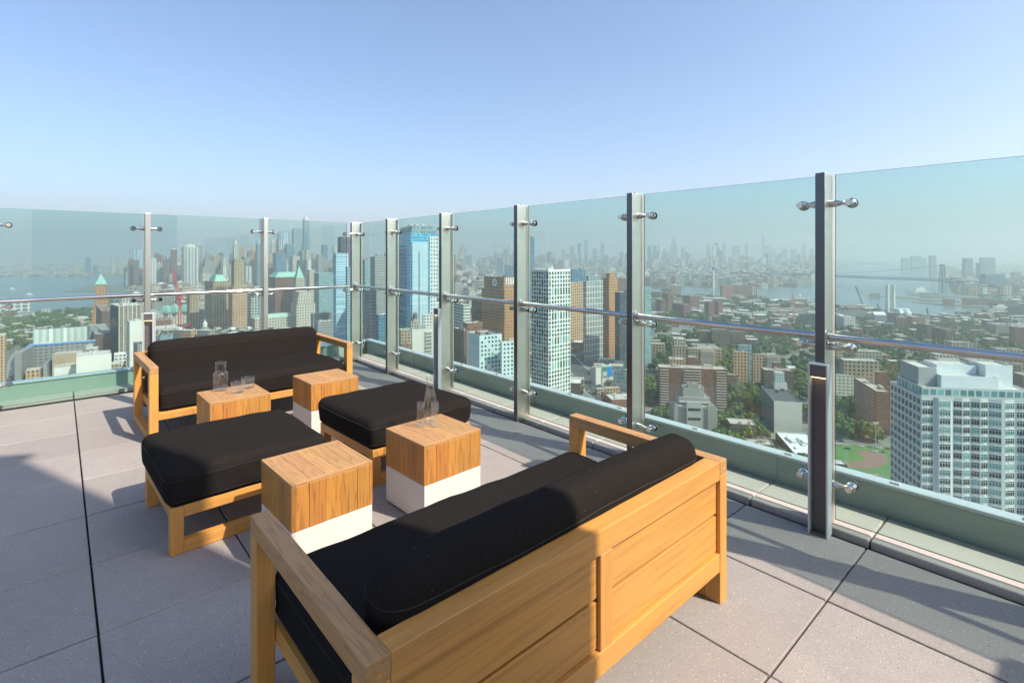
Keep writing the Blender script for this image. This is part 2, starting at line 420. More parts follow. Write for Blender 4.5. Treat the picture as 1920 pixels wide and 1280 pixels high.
def sofa(label, loc, rz, back_seen):
    """origin: outer rear-left corner on the floor; x along the back, y towards the front"""
    Ls, Dp, Hh, T = 1.74, .89, .63, .062
    t = thing('sofa', label, 'sofa', loc, rz, None)
    for x0 in (0, Ls-T):
        a = thing('arm_frame', None, None); a.parent = t
        x1 = x0+T
        link('arm_post', boxes((x0, x1, .0, T+.012, 0, Hh-T), bev=.003, seg=2), W[2], a)
        link('arm_post', boxes((x0, x1, Dp-T-.012, Dp, 0, Hh-T), bev=.003, seg=2), W[2], a)
        link('arm_rest', boxes((x0, x1, 0, Dp, Hh-T+.0008, Hh), bev=.003, seg=2), WT[1], a)
        link('sled_rail', boxes((x0+.001, x1-.001, T+.0125, Dp-T-.0125, 0, T), bev=.003, seg=2), W[1], a)
    a = thing('back_frame', None, None); a.parent = t
    link('top_rail', boxes((T+.0005, Ls-T-.0005, .001, T+.010, Hh-.082, Hh-.0005), bev=.003, seg=2), W[0], a)
    link('back_board', boxes((T+.0005, Ls-T-.0005, .018, .040, .397, Hh-.086), bev=.003, seg=2), W[0], a)
    link('back_board', boxes((T+.0005, Ls-T-.0005, .018, .040, .228, .385), bev=.003, seg=2), W[0], a)
    link('bottom_rail', boxes((T+.0005, Ls-T-.0005, .0015, .055, .143, .2235), bev=.003, seg=2), W[0], a)
    link('centre_stile', boxes((Ls/2-.032, Ls/2+.032, .002, .0175, .2245, Hh-.083), bev=.002), W[2], a)
    if True:
        for x, y, z in ((T/2, -.0012, .59), (T/2, -.0012, .18), (Ls-T/2, -.0012, .59), (Ls-T/2, -.0012, .18), (Ls/2-.05, .0003, .20), (Ls/2+.05, .0003, .20)):
            bm = bmesh.new(); tube(bm, (x, y, z), (x, .004, z), .008, 14); link('dowel_plug', bm, W[2], a)
    s = thing('seat_frame', None, None); s.parent = t
    link('front_rail', boxes((T+.0005, Ls-T-.0005, Dp-.068, Dp-.006, .19, .25), bev=.003, seg=2), W[0], s)
    for x0 in (T+.001, Ls-T-.031):
        link('side_rail', boxes((x0, x0+.03, .056, Dp-.0685, .19, .25), bev=.003, seg=2), W[1], s)
    bm = bmesh.new()
    for k in range(9): box(bm, T+.032, Ls-T-.032, .10+k*.08, .16+k*.08, .222, .240, bev=.002)
    link('seat_slat', bm, W[0], s)
    cu = cushion('seat_cushion', Ls-2*T-.012, Dp-.10, .185, .05, FAB, t, (Ls/2, (Dp+.085)/2+.0, .345), puff=.012, seed=int(loc[0]*10+50))
    bo = cushion('back_cushion', 1.56, .20, .335, .08, FAB, t, (Ls/2+.0, .162, .557), puff=.010, taper=.16, rot=(R(5), 0, 0), seed=int(loc[0]*10+70), nx=26)
    return t
P = lambda x, y, z: fl(x, y, z)
sofa('black cushioned teak sofa in the foreground, seen from its slatted back', (-.326, 1.143, 0), R(42.0), True)
s1o = P(262, 659, .63)
# the far sofa faces the camera: its rear runs along the left wall, so its local y points back to us
uu = Vector((math.cos(R(43.2)), math.sin(R(43.2)), 0)); vv = Vector((-uu.y, uu.x, 0))
fr = P(280, 689.5, .63)             # front-left corner
ff = P(656.6, 641, .63)
org = fr + uu*1.74 + vv*.89; org.z = 0
sofa('black cushioned teak sofa at the far railing with its open side towards the viewer', org, R(43.2)+math.pi, False)

def ottoman(label, loc, rz, L_=.80, D_=.76):
    """origin near-left corner, x = long side, y away"""
    T = .06; Hf = .246
    t = thing('ottoman', label, 'ottoman', loc, rz)
    for y0 in (0, D_-T):
        a = thing('side_frame', None, None); a.parent = t; y1 = y0+T
        link('leg', boxes((0, T, y0, y1, 0, Hf-.0005), bev=.003, seg=2), W[2], a)
        link('leg', boxes((L_-T, L_, y0, y1, 0, Hf-.0005), bev=.003, seg=2), W[2], a)
        link('top_rail', boxes((T+.0005, L_-T-.0005, y0+.001, y1-.001, Hf-T, Hf), bev=.003, seg=2), W[0], a)
        link('sled_rail', boxes((T+.0005, L_-T-.0005, y0+.001, y1-.001, 0, T), bev=.003, seg=2), W[0], a)
    for x0 in (.001, L_-T+.001):
        link('end_rail', boxes((x0, x0+T-.002, T+.0005, D_-T-.0005, Hf-T, Hf-.001), bev=.003, seg=2), W[1], t)
    bm = bmesh.new()
    for k in range(8): box(bm, T+.002, L_-T-.002, .075+k*.08, .13+k*.08, Hf-.03, Hf-.012, bev=.002)
    link('seat_slat', bm, W[0], t)
    cushion('seat_cushion', L_+.045, D_+.045, .185, .055, FAB, t, (L_/2, D_/2, .335), puff=.014, seed=int(abs(loc[0])*31), flare=.012)
    return t
ottoman('black cushioned teak ottoman in front of the far sofa, its left end in shade', P(319.4, 1044.7, 0), R(43.5), .80, .76)
o2 = fl(690, 838, .246)
q0 = P(602.5, 757, .42); 
ottoman('black cushioned teak ottoman between the carafe table and the railing', P(699, 914, 0), R(44.5), .83, .80)

# side tables ------------------------------------------------
def side_table(label, corners, rz=None):
    pts = [fl(x, y, .46) for x, y in corners]         # left, far, right, front corner of the top
    c = sum(pts, Vector())/4; d = (pts[1]-pts[0])+(pts[2]-pts[3]); a = math.atan2(d.y, d.x); s = .42
    t = thing('side_table', label, 'side table', (c.x, c.y, 0), a, 'teak and white block side tables')
    h = s/2
    link('foot', boxes(*[(sx*h*.8-.025, sx*h*.8+.025, sy*h*.8-.025, sy*h*.8+.025, 0, .0135) for sx in (-1, 1) for sy in (-1, 1)], bev=.002), RUB, t)
    link('base_block', boxes((-h+.001, h-.001, -h+.001, h-.001, .0135, .231), bev=.003, seg=2), WHT, t)
    p = thing('teak_block', None, None); p.parent = t
    link('core', boxes((-h+.018, h-.018, -h+.018, h-.018, .235, .440), bev=0), RUB, p)
    rr = random.Random(int(c.x*100))
    z0, z1 = .2325, .444
    tt = .017
    for ax in (0, 1):
        for sg in (-1, 1):
            bm = bmesh.new()
            # boards: narrow, wide field of three, narrow
            cuts = [-h+(0 if ax else tt+.0005), -h+.085, -h+.085+(s-.17)*.33, -h+.085+(s-.17)*.68, h-.085, h-(0 if ax else tt+.0005)]
            for k in range(5):
                a0, a1 = cuts[k]+.0003+(0.0012 if k in (1,) else 0), cuts[k+1]-.0003-(.0012 if k == 3 else 0)
                if ax: box(bm, sg*h-(tt if sg > 0 else 0), sg*h+(0 if sg > 0 else tt), a0, a1, z0, z1, bev=.0012)
                else: box(bm, a0, a1, sg*h-(tt if sg > 0 else 0), sg*h+(0 if sg > 0 else tt), z0, z1, bev=.0012)
            link('side_board', bm, WB, p)
    bm = bmesh.new(); e = .018
    box(bm, -h, -h+e, -h, h, z1+.0005, .46, bev=.0012); box(bm, h-e, h, -h, h, z1+.0005, .46, bev=.0012)
    link('top_edging', bm, WT[1], p)
    bm = bmesh.new()
    box(bm, -h+e+.0006, h-e-.0006, -h, -h+e, z1+.0005, .46, bev=.0012); box(bm, -h+e+.0006, h-e-.0006, h-e, h, z1+.0005, .46, bev=.0012)
    link('top_edging', bm, WT[0], p)
    bm = bmesh.new(); n = 5; wd = (s-2*e)/n
    for k in range(n):
        a0 = -h+e+k*wd; box(bm, a0+.0005, a0+wd-.0005, -h+e+.0006, h-e-.0006, z1+.0005, .4597, bev=.001)
    link('top_board', bm, WT[1], p)
    return t
side_table('teak-topped white block side table right behind the foreground sofa, bare and closest to the camera', [(492.9, 861.1), (634.7, 824.3), (695.3, 863.2), (543.2, 910.1)])
side_table('teak-topped white block side table carrying the stepped carafe and two short tumblers', [(370.6, 735.4), (478.3, 717.5), (505.8, 737), (391.2, 756.4)])
side_table('teak-topped white block side table carrying the tall carafe and two tall glasses', [(725.5, 801.3), (828.1, 774.2), (899.8, 804.4), (793.3, 837.9)])
side_table('bare teak-topped white block side table by the right end of the far sofa', [(549.6, 703.8), (634.7, 689.7), (671.3, 705.9), (582.4, 720.6)])
# glassware --------------------------------------------------
def glassware(name, label, cat, x, y, outer, th=.0022, base=.008, group=None):
    c = fl(x, y, .4605); bm = bmesh.new()
    inner = [(max(r-th, .002), z+(base if i == 0 else 0)) for i, (r, z) in enumerate(outer[1:] if outer[0][0] == 0 else outer)]
    inner = [(r, z) for r, z in inner if z >= base]
    prof = outer + [(outer[-1][0]-th*.5, outer[-1][1]+th*.5)] + inner[::-1] + [(0, base)]
    lathe(bm, prof, 36)
    bmesh.ops.recalc_face_normals(bm, faces=bm.faces[:])
    o = link(name, bm, TUMB, None, c); smooth(o, 50); return tag(o, label, cat, group)
glassware('carafe', 'stepped clear glass carafe beside two short tumblers', 'carafe', 414, 730.5,
          [(0, 0), (.052, 0), (.056, .004), (.0565, .012), (.0565, .128), (.054, .138), (.047, .143), (.041, .146), (.041, .205), (.0425, .222)], .0028, .010)
for x, y, l in ((446, 735, 'short clear tumbler at the front edge of the side table, nearer of the two'), (464.6, 726.5, 'short clear tumbler behind the other tumbler on the side table')):
    glassware('tumbler', l, 'glass', x, y, [(0, 0), (.045, 0), (.0485, .004), (.050, .012), (.0505, .083)], .0018, .009, 'short tumblers on the left side table')
glassware('carafe', 'tall slim clear glass carafe with narrow neck behind two tall glasses', 'carafe', 807, 791.5,
          [(0, 0), (.032, 0), (.039, .005), (.0415, .02), (.0415, .11), (.040, .15), (.034, .185), (.027, .215), (.0235, .245), (.0235, .262), (.027, .285), (.031, .30)], .0024, .010)
for x, y, l in ((789, 800, 'tall slim clear glass on the left in front of the tall carafe'), (815.5, 799.5, 'tall slim clear glass on the right in front of the tall carafe')):
    glassware('tall_glass', l, 'glass', x, y, [(0, 0), (.020, 0), (.023, .003), (.0245, .02), (.025, .07), (.0235, .155)], .0014, .012, 'tall glasses on the right side table')

# unseen bulkhead inferred from its shadow on the left; slimmed and paled for fill light
Sx, Sy = 2.80, .33
d1 = Vector((-.97, -.25, 0)).normalized(); d2 = Vector((.25, -.97, 0)).normalized()
t = thing('unseen_bulkhead', 'tall pale unseen bulkhead behind the viewer, slimmed for fill light, that shades the left of the terrace', 'bulkhead', (Sx, Sy, 0), math.atan2(d1.y, d1.x))
t['category'] = 'bulkhead'
link('wall', boxes((0, 2.3, 0, 1.6, -.03, 7.95), bev=.01), simple('pale_render', (.62, .60, .57), .8), t)
link('coping', boxes((-.06, 2.36, -.06, 1.66, 7.951, 8.03), bev=.01), CAPM, t)


# ============================================================ THE CITY
def gz(x, y): return fl(x, y, G)                 # point on street level seen at a pixel
def at(x, Y, z=G): return Vector(((x-CX)/F*Y, Y, z))
def zt(y, Y): return H-(y-CY)*Y/F
_fac = {}
def facade(key, wall, glass, su, sv, wu, wv, rough=.25, refl=.0, var=.35):
    """wall with a grid of windows; UV in metres"""
    if key in _fac: return _fac[key]
    m, nt, b = newmat('facade_'+key)
    uvn = N(nt, 'ShaderNodeUVMap'); sp = N(nt, 'ShaderNodeSeparateXYZ'); L(nt, uvn.outputs[0], sp.inputs[0])
    U = val(nt, 'DIVIDE', sp.outputs[0], su); V = val(nt, 'DIVIDE', sp.outputs[1], sv)
    mu = val(nt, 'LESS_THAN', val(nt, 'ABSOLUTE', val(nt, 'SUBTRACT', val(nt, 'FRACT', U), .5)), wu/2)
    mv = val(nt, 'LESS_THAN', val(nt, 'ABSOLUTE', val(nt, 'SUBTRACT', val(nt, 'FRACT', V), .5)), wv/2)
    mk = val(nt, 'MULTIPLY', mu, mv)
    cb = N(nt, 'ShaderNodeCombineXYZ'); L(nt, val(nt, 'FLOOR', U), cb.inputs[0]); L(nt, val(nt, 'FLOOR', V), cb.inputs[1])
    wn = N(nt, 'ShaderNodeTexWhiteNoise', noise_dimensions='2D'); L(nt, cb.outputs[0], wn.inputs['Vector'])
    r = wn.outputs['Value']
    g2 = tuple(min(.8, x*2.2+.03) for x in glass)
    gc = mixc(nt, val(nt, 'MULTIPLY', val(nt, 'POWER', r, 2.5), 1.0), glass, g2)
    tc = N(nt, 'ShaderNodeTexCoord'); f = noise(nt, tc.outputs['Object'], .06, 4, .6)
    fs = noise(nt, tc.outputs['Object'], .9, 3, .6)
    wc = mixc(nt, f, tuple(x*(1-var*.5) for x in wall), tuple(min(.9, x*(1+var*.4)) for x in wall))
    wc = mixc(nt, val(nt, 'MULTIPLY', fs, .25), wc, tuple(x*.6 for x in wall))
    L(nt, mixc(nt, mk, wc, gc), b.inputs['Base Color'])
    L(nt, val(nt, 'SUBTRACT', .85, val(nt, 'MULTIPLY', mk, .85-rough)), b.inputs['Roughness'])
    _fac[key] = m; return m
_rf = {}
def roofm(key, col):
    if key in _rf: return _rf[key]
    m, nt, b = newmat('roof_'+key); tc = N(nt, 'ShaderNodeTexCoord')
    f = noise(nt, tc.outputs['Object'], .12, 5, .65)
    vo = N(nt, 'ShaderNodeTexVoronoi'); vo.inputs['Scale'].default_value = .22; L(nt, tc.outputs['Object'], vo.inputs['Vector'])
    c = mixc(nt, f, tuple(x*.6 for x in col), tuple(min(.85, x*1.25) for x in col))
    c = mixc(nt, val(nt, 'MULTIPLY', val(nt, 'LESS_THAN', vo.outputs['Distance'], .22), .5), c, tuple(x*.45 for x in col))
    L(nt, c, b.inputs['Base Color']); b.inputs['Roughness'].default_value = .85
    _rf[key] = m; return m
FC = dict(
 brick=('brick', (.21, .085, .058), (.045, .055, .06), 3.0, 3.0, .50, .52),
 brownbrick=('brownbrick', (.165, .098, .07), (.04, .05, .055), 3.0, 3.0, .52, .52),
 redbrick=('redbrick', (.27, .12, .085), (.06, .06, .06), 3.2, 3.1, .5, .52),
 tan=('tan', (.43, .32, .21), (.05, .05, .045), 3.2, 3.3, .52, .56),
 peach=('peach', (.52, .33, .20), (.045, .04, .035), 3.0, 3.2, .5, .56),
 orange=('orange', (.47, .235, .105), (.07, .05, .04), 3.1, 3.6, .5, .5),
 beige=('beige', (.50, .44, .35), (.06, .055, .05), 3.0, 3.4, .52, .56),
 limestone=('limestone', (.56, .51, .43), (.06, .055, .05), 3.4, 3.6, .5, .58),
 white=('white', (.70, .68, .63), (.08, .085, .085), 3.2, 3.3, .54, .52),
 blank=('blank', (.66, .63, .57), (.6, .6, .56), 60, 60, .01, .01),
 grey=('grey', (.30, .30, .29), (.08, .09, .10), 3.0, 3.3, .55, .5),
 concrete=('concrete', (.26, .25, .235), (.06, .065, .07), 4.5, 3.6, .6, .4),
 greyglass=('greyglass', (.24, .30, .32), (.10, .16, .19), 1.6, 3.4, .8, .6, .12),
 blueglass=('blueglass', (.12, .20, .27), (.035, .10, .16), 2.2, 3.3, .86, .72, .1),
 tealglass=('tealglass', (.25, .345, .355), (.07, .15, .18), 2.6, 3.4, .62, .6, .1),
 darkglass=('darkglass', (.06, .08, .10), (.025, .04, .055), 2.4, 3.4, .8, .65, .1),
 piers=('piers', (.60, .56, .50), (.09, .11, .14), 4.2, 400, .55, 2, .25),
 bluepiers=('bluepiers', (.50, .53, .55), (.10, .17, .24), 5.0, 400, .62, 2, .2),
 ribbon=('ribbon', (.62, .60, .55), (.10, .12, .13), 400, 3.4, 2, .45, .25),
 gridwhite=('gridwhite', (.62, .62, .58), (.07, .10, .12), 9.0, 6.4, .72, .7, .25),
)
def fm(k, sc=1.0):
    a = list(FC[k])
    if sc != 1: a[0] += '_x%g' % sc; a[3] = a[3]*sc if a[3] < 30 else a[3]; a[4] = a[4]*sc if a[4] < 30 else a[4]
    return facade(*a)
RC = dict(grey=(.30, .29, .275), tan=(.46, .41, .35), light=(.55, .53, .50), white=(.74, .73, .70), dark=(.09, .09, .095), green=(.24, .47, .38), brown=(.28, .20, .155), greygreen=(.32, .42, .36))
def rm(k): return roofm(k, RC[k])

def prism(name, pts, z0, z1, mw, mr, parent=None, par=1.0, top=True, mi_extra=None, box_n=0, seed=0, rooftop=None):
    """walls with a parapet rim and a sunken roof; pts counter-clockwise seen from above"""
    n = len(pts); V = []; Fc = []; UV = []; MI = []
    c = sum((Vector((p[0], p[1])) for p in pts), Vector((0, 0)))/n
    def quad(a, b, c_, d, us, mi):
        k = len(V); V.extend((a, b, c_, d)); Fc.append((k, k+1, k+2, k+3)); UV.extend(us); MI.append(mi)
    s = 0.0; th = .45
    ins = []
    for p in pts:
        d = Vector((p[0], p[1]))-c; l_ = d.length; ins.append(c+d*max(.2, (l_-th)/l_))
    for i in range(n):
        a = pts[i]; b_ = pts[(i+1) % n]; l_ = math.hypot(b_[0]-a[0], b_[1]-a[1])
        quad((a[0], a[1], z0), (b_[0], b_[1], z0), (b_[0], b_[1], z1), (a[0], a[1], z1), ((s, z0-z1), (s+l_, z0-z1), (s+l_, 0), (s, 0)), 0)
        s += l_+.37
        if top:
            ai, bi = ins[i], ins[(i+1) % n]
            quad((a[0], a[1], z1), (b_[0], b_[1], z1), (bi[0], bi[1], z1), (ai[0], ai[1], z1), ((0, 0),)*4, 1)
            quad((ai[0], ai[1], z1), (bi[0], bi[1], z1), (bi[0], bi[1], z1-par), (ai[0], ai[1], z1-par), ((0, 0),)*4, 1)
    V2 = []; F2 = []
    if top:
        V2 = [(p[0], p[1], z1-par) for p in ins]; F2 = [tuple(range(n))]
        rr = random.Random(seed+int(abs(z1)*10))
        for _ in range(box_n):
            t1, t2 = rr.uniform(-.6, .6), rr.uniform(-.6, .6)
            e1 = (ins[1]-ins[0]); e2 = (ins[2]-ins[1]) if n > 2 else e1
            q = c+e1*.5*t1+e2*.5*t2; a = math.atan2(e1.y, e1.x)
            w1, w2, hh = rr.uniform(.04, .16)*e1.length+.6, rr.uniform(.05, .2)*e2.length+.6, rr.uniform(.8, 3.2)
            pr_ = [(q.x+math.cos(a)*x-math.sin(a)*y, q.y+math.sin(a)*x+math.cos(a)*y) for x, y in ((-w1/2, -w2/2), (w1/2, -w2/2), (w1/2, w2/2), (-w1/2, w2/2))]
            k = len(V2); V2 += [(x, y, z1-par) for x, y in pr_]+[(x, y, z1-par+hh) for x, y in pr_]
            F2 += [(k, k+1, k+5, k+4), (k+1, k+2, k+6, k+5), (k+2, k+3, k+7, k+6), (k+3, k, k+4, k+7), (k+4, k+5, k+6, k+7)]
    return V, Fc, UV, MI, V2, F2
def mk(name, V, Fc, UV=None, MI=None, mats=(), parent=None):
    me = bpy.data.meshes.new(name); me.from_pydata([tuple(v) for v in V], [], Fc)
    for m_ in mats: me.materials.append(m_)
    if MI: me.polygons.foreach_set('material_index', MI)
    if UV:
        ul_ = me.uv_layers.new(name='UVMap'); ul_.data.foreach_set('uv', np.array(UV, dtype=np.float32).ravel())
    o = bpy.data.objects.new(name, me); C.objects.link(o)
    if parent: o.parent = parent
    return o
TRIM = roofm('trim', (.50, .48, .45))
def footprint(xl, xc, xr, Y, th, depth=None):
    """near corner on the ray of pixel xc at distance Y; the right face runs at angle th until the ray of xr, the left face runs back at th+90 until xl"""
    th = R(th); cx, cy = (xc-CX)/F*Y, Y
    kr, kl = (xr-CX)/F, (xl-CX)/F
    c, s = math.cos(th), math.sin(th)
    a = (kr*cy-cx)/(c-kr*s) if xr > xc else 10
    d = (kl*cy-cx)/(-s-kl*c) if xl < xc else None
    if d is None or d <= 0 or d > 160: d = depth or min(max(a*.8, 14), 45)
    if depth: d = depth if xl >= xc else d
    if a <= 0 or a > 260: a = 24
    p0 = (cx, cy); p1 = (cx+a*c, cy+a*s); p2 = (p1[0]-d*s, p1[1]+d*c); p3 = (cx-d*s, cy+d*c)
    return [p0, p1, p2, p3]
HERO_FP = []; HERO_T = []; UNIT = {}
def inset(pts, d):
    n = len(pts); c = Vector((sum(p[0] for p in pts)/n, sum(p[1] for p in pts)/n)); out = []
    for p in pts:
        v = Vector((p[0], p[1]))-c; out.append(tuple(c+v*max(.15, (v.length-d*1.35)/v.length)))
    return out
def building(name, label, xl, xc, xr, yt, Y, th, fac_, roof='grey', depth=None, units=3, tiers=(), group=None, cat='building', z0=G, par=1.0, reg=True):
    """tiers: (inset m, top pixel row, facade)"""
    pts = footprint(xl, xc, xr, Y, th, depth); z1 = zt(yt, Y)
    org = Vector((sum(p[0] for p in pts)/4, sum(p[1] for p in pts)/4, z0))
    if reg: HERO_T.append((org.x, org.y, label)); HERO_FP.append((org.x, org.y, max(math.hypot(p[0]-org.x, p[1]-org.y) for p in pts)))
    t = thing(name, label, cat, org, 0, group); L0 = [(p[0]-org.x, p[1]-org.y) for p in pts]
    zb = 0; cur = L0
    lv = [(0, z1-z0, fac_)]+[(i, zt(y, Y)-z0, f_ or fac_) for i, y, f_ in tiers]
    for k, (ins_, zz, f_) in enumerate(lv):
        if k: cur = inset(L0, ins_)
        last = k == len(lv)-1
        V, Fc, UV, MI, V2, F2 = prism('wall', cur, zb-(1.05 if k else 0), zz, None, None, par=par, box_n=units if last else 1, seed=int(Y))
        mk('wall', V, Fc, UV, MI, (fm(f_, 1.0 if Y < 600 else (1.3 if Y < 1000 else (1.7 if Y < 1700 else (3.2 if Y < 3300 else 5.0)))) if isinstance(f_, str) else f_, TRIM), t)
        mk('roof', V2, F2, None, None, (rm(roof),), t)
        zb = zz
    t['_z'] = zb; t['_p'] = [c_ for p in cur for c_ in p]
    return t
def info(t): a = list(t['_p']); return t['_z'], [(a[i], a[i+1]) for i in range(0, 8, 2)]
def pyramid(t, name, mat, h, over=0., frac=0., z=None, pts=None):
    zb, p = info(t); z = zb if z is None else z; p = pts or p; p = inset(p, -over) if over else p
    cx, cy = sum(q[0] for q in p)/4, sum(q[1] for q in p)/4
    V = [(q[0], q[1], z) for q in p]
    if frac > 0:
        V += [(cx+(q[0]-cx)*frac, cy+(q[1]-cy)*frac, z+h) for q in p]
        Fc = [(i, (i+1) % 4, 4+(i+1) % 4, 4+i) for i in range(4)]+[(4, 5, 6, 7), (3, 2, 1, 0)]
    else: V += [(cx, cy, z+h)]; Fc = [(i, (i+1) % 4, 4) for i in range(4)]+[(3, 2, 1, 0)]
    return mk(name, V, Fc, None, None, (mat,), t)
def wtower(parent, x, y, z, s=1.0):
    bm = bmesh.new(); lathe(bm, [(0, 2*s), (1.9*s, 2*s), (1.9*s, 5.5*s), (0, 7.2*s)], 14)
    for a in range(4): tube(bm, (1.4*s*math.cos(a*1.57+.8), 1.4*s*math.sin(a*1.57+.8), 0), (1.4*s*math.cos(a*1.57+.8), 1.4*s*math.sin(a*1.57+.8), 2*s), .15*s, 6)
    return link('water_tank', bm, simple('tank_wood', (.16, .12, .09), .8), parent, (x, y, z))
def loft(name, secs, mat, parent=None, cap=True):
    """secs: list of (list of xy, z)"""
    n = len(secs[0][0]); V = [(p[0], p[1], z) for ps, z in secs for p in ps]; Fc = []
    for k in range(len(secs)-1):
        for i in range(n): Fc.append((k*n+i, k*n+(i+1) % n, (k+1)*n+(i+1) % n, (k+1)*n+i))
    if cap: Fc.append(tuple(range((len(secs)-1)*n, len(secs)*n)))
    return mk(name, V, Fc, None, None, (mat,), parent)
# windows as real panes on selected facades ------------------
def paint(name, col, rough=.5): return simple(name, col, rough, 0, .08, .3)
GP = []
for i, c_ in enumerate([(.04, .08, .085), (.09, .21, .21), (.20, .38, .37), (.025, .03, .035)]):
    m, nt, b = newmat('window_glass_%s' % ('dark teal pale black'.split()[i])); b.inputs['Base Color'].default_value = (*c_, 1); b.inputs['Roughness'].default_value = .08; GP.append(m)
def pane_mesh(w_, h_, mull, frame, gl, transom=0):
    V = []; Fc = []; MI = []
    def bx(x0, x1, y0, y1, z0_, z1_, mi):
        k = len(V); V.extend([(x0, y0, z0_), (x1, y0, z0_), (x1, y1, z0_), (x0, y1, z0_), (x0, y0, z1_), (x1, y0, z1_), (x1, y1, z1_), (x0, y1, z1_)])
        for f in ((0, 1, 5, 4), (1, 2, 6, 5), (2, 3, 7, 6), (3, 0, 4, 7), (4, 5, 6, 7), (3, 2, 1, 0)): Fc.append(tuple(k+q for q in f)); MI.append(mi)
    bx(-w_/2, w_/2, -.04, .05, 0, h_, 0)
    t = .09
    if frame:
        bx(-w_/2-t, w_/2+t, -.10, -.0, -t, -.001, 1); bx(-w_/2-t, w_/2+t, -.10, -.0, h_+.001, h_+t, 1)
        for k in range(mull+2):
            x = -w_/2+w_*k/(mull+1); bx(x-t/2, x+t/2, -.09, -.041, 0, h_, 1)
        if transom: bx(-w_/2, w_/2, -.085, -.042, h_*.68, h_*.68+t, 1)
    return V, Fc, MI
def windows(parent, spots, w_, h_, mull, fmat, mats, cap=100, transom=0, seed=5, frame=True, view=None):
    """spots: (x, y, z, angle) in the parent's frame; the nearest to the viewer become parts, the rest one part"""
    V0, F0, M0 = pane_mesh(w_, h_, mull, frame, None, transom); ms = []
    for gm in mats:
        me = bpy.data.meshes.new('window'); me.from_pydata(V0, [], F0); me.materials.append(gm); me.materials.append(fmat); me.polygons.foreach_set('material_index', M0); ms.append(me)
    rr = random.Random(seed)
    o_ = parent.location; sp = sorted(spots, key=lambda s: (view(s) if view else (s[0]+o_.x)**2+(s[1]+o_.y)**2+(s[2]+o_.z)**2))
    wt = [.40, .26, .14, .20][:len(mats)]
    for s in sp[:cap]:
        o = bpy.data.objects.new('window', rr.choices(ms, wt)[0]); C.objects.link(o); o.parent = parent; o.location = s[:3]; o.rotation_euler = (0, 0, s[3])
    rest = sp[cap:]
    if rest:
        A = np.array(V0); V = []; Fc = []; MI = []; nm = len(mats)
        for k, s in enumerate(rest):
            c, s_ = math.cos(s[3]), math.sin(s[3])
            X = A[:, 0]*c-A[:, 1]*s_+s[0]; Yv = A[:, 0]*s_+A[:, 1]*c+s[1]; V.append(np.stack([X, Yv, A[:, 2]+s[2]], 1))
            b0 = k*len(V0); Fc += [tuple(q+b0 for q in f) for f in F0]; gi = rr.choices(range(nm), wt)[0]; MI += [gi if q == 0 else nm for q in M0]
        o = mk('remaining_windows', np.concatenate(V), Fc, None, MI, tuple(mats)+(fmat,), parent); o['kind'] = 'stuff'
def grid_spots(a, b_, z0, z1, su, sv, wh, margin=.4, skip=None):
    """window spots on the face from a to b (outside on its right-hand side)"""
    l_ = math.hypot(b_[0]-a[0], b_[1]-a[1]); n = max(1, int((l_-margin)/su)); ang = math.atan2(b_[1]-a[1], b_[0]-a[0]); out = []
    m = max(1, int((z1-z0-.5)/sv))
    for i in range(n):
        t = ((i+.5)*su+(l_-n*su)/2)/l_
        for j in range(m):
            if skip and skip(i, j, n, m): continue
            out.append((a[0]+(b_[0]-a[0])*t, a[1]+(b_[1]-a[1])*t, z1-.7-(j+1)*sv+(sv-wh)/2, ang))
    return out
def facebox(t, name, face, u0, u1, z0, z1, out, mat, e=.02):
    """box standing proud of one face (0 = right-hand face, 3 = left-hand face), u as a fraction"""
    _, p = info(t); a, b_ = (p[0], p[1]) if face == 0 else (p[3], p[0])
    d = Vector((b_[0]-a[0], b_[1]-a[1])); nrm = Vector((d.y, -d.x)).normalized()
    q0 = Vector(a)+d*u0; q1 = Vector(a)+d*u1; r0 = q0+nrm*out; r1 = q1+nrm*out; q0 = q0+nrm*e; q1 = q1+nrm*e
    V = [(*r0, z0), (*r1, z0), (*q1, z0), (*q0, z0), (*r0, z1), (*r1, z1), (*q1, z1), (*q0, z1)]
    return mk(name, V, [(0, 1, 5, 4), (1, 2, 6, 5), (2, 3, 7, 6), (3, 0, 4, 7), (4, 5, 6, 7), (3, 2, 1, 0)], None, None, (mat,), t)

# ------------------------------------------------------------ ground and water
m, nt, b = newmat('city_ground'); GROUND = m
tc = N(nt, 'ShaderNodeTexCoord'); ob = tc.outputs['Object']
vo = N(nt, 'ShaderNodeTexVoronoi'); vo.inputs['Scale'].default_value = 1/38; L(nt, ob, vo.inputs['Vector'])
vo2 = N(nt, 'ShaderNodeTexVoronoi'); vo2.inputs['Scale'].default_value = 1/9; L(nt, ob, vo2.inputs['Vector'])
c1 = ramp(nt, vo.outputs['Color'], [(.0, (.07, .07, .07)), (.35, (.15, .145, .14)), (.6, (.23, .21, .185)), (.85, (.06, .10, .045))])
c2 = ramp(nt, vo2.outputs['Color'], [(.0, (.05, .05, .05)), (.5, (.17, .16, .15)), (.7, (.36, .33, .29)), (1., (.05, .085, .04))])
c = mixc(nt, .45, c1, c2); f = noise(nt, ob, .3, 4, .6); c = mixc(nt, val(nt, 'MULTIPLY', f, .5), c, (.09, .09, .088))
L(nt, c, b.inputs['Base Color']); b.inputs['Roughness'].default_value = .9
def sheet(name, pts, z, mat, kind='structure', label=None):
    o = mk(name, [(p[0], p[1], z) for p in pts], [tuple(range(len(pts)))], None, None, (mat,)); o['kind'] = kind; return o
sheet('ground', [(-14500, -1200), (14500, -1200), (14500, 14800), (-14500, 14800)], G, GROUND)
m, nt, b = newmat('harbour_water'); WATER = m
b.inputs['Base Color'].default_value = (.085, .135, .15, 1); b.inputs['Roughness'].default_value = .22
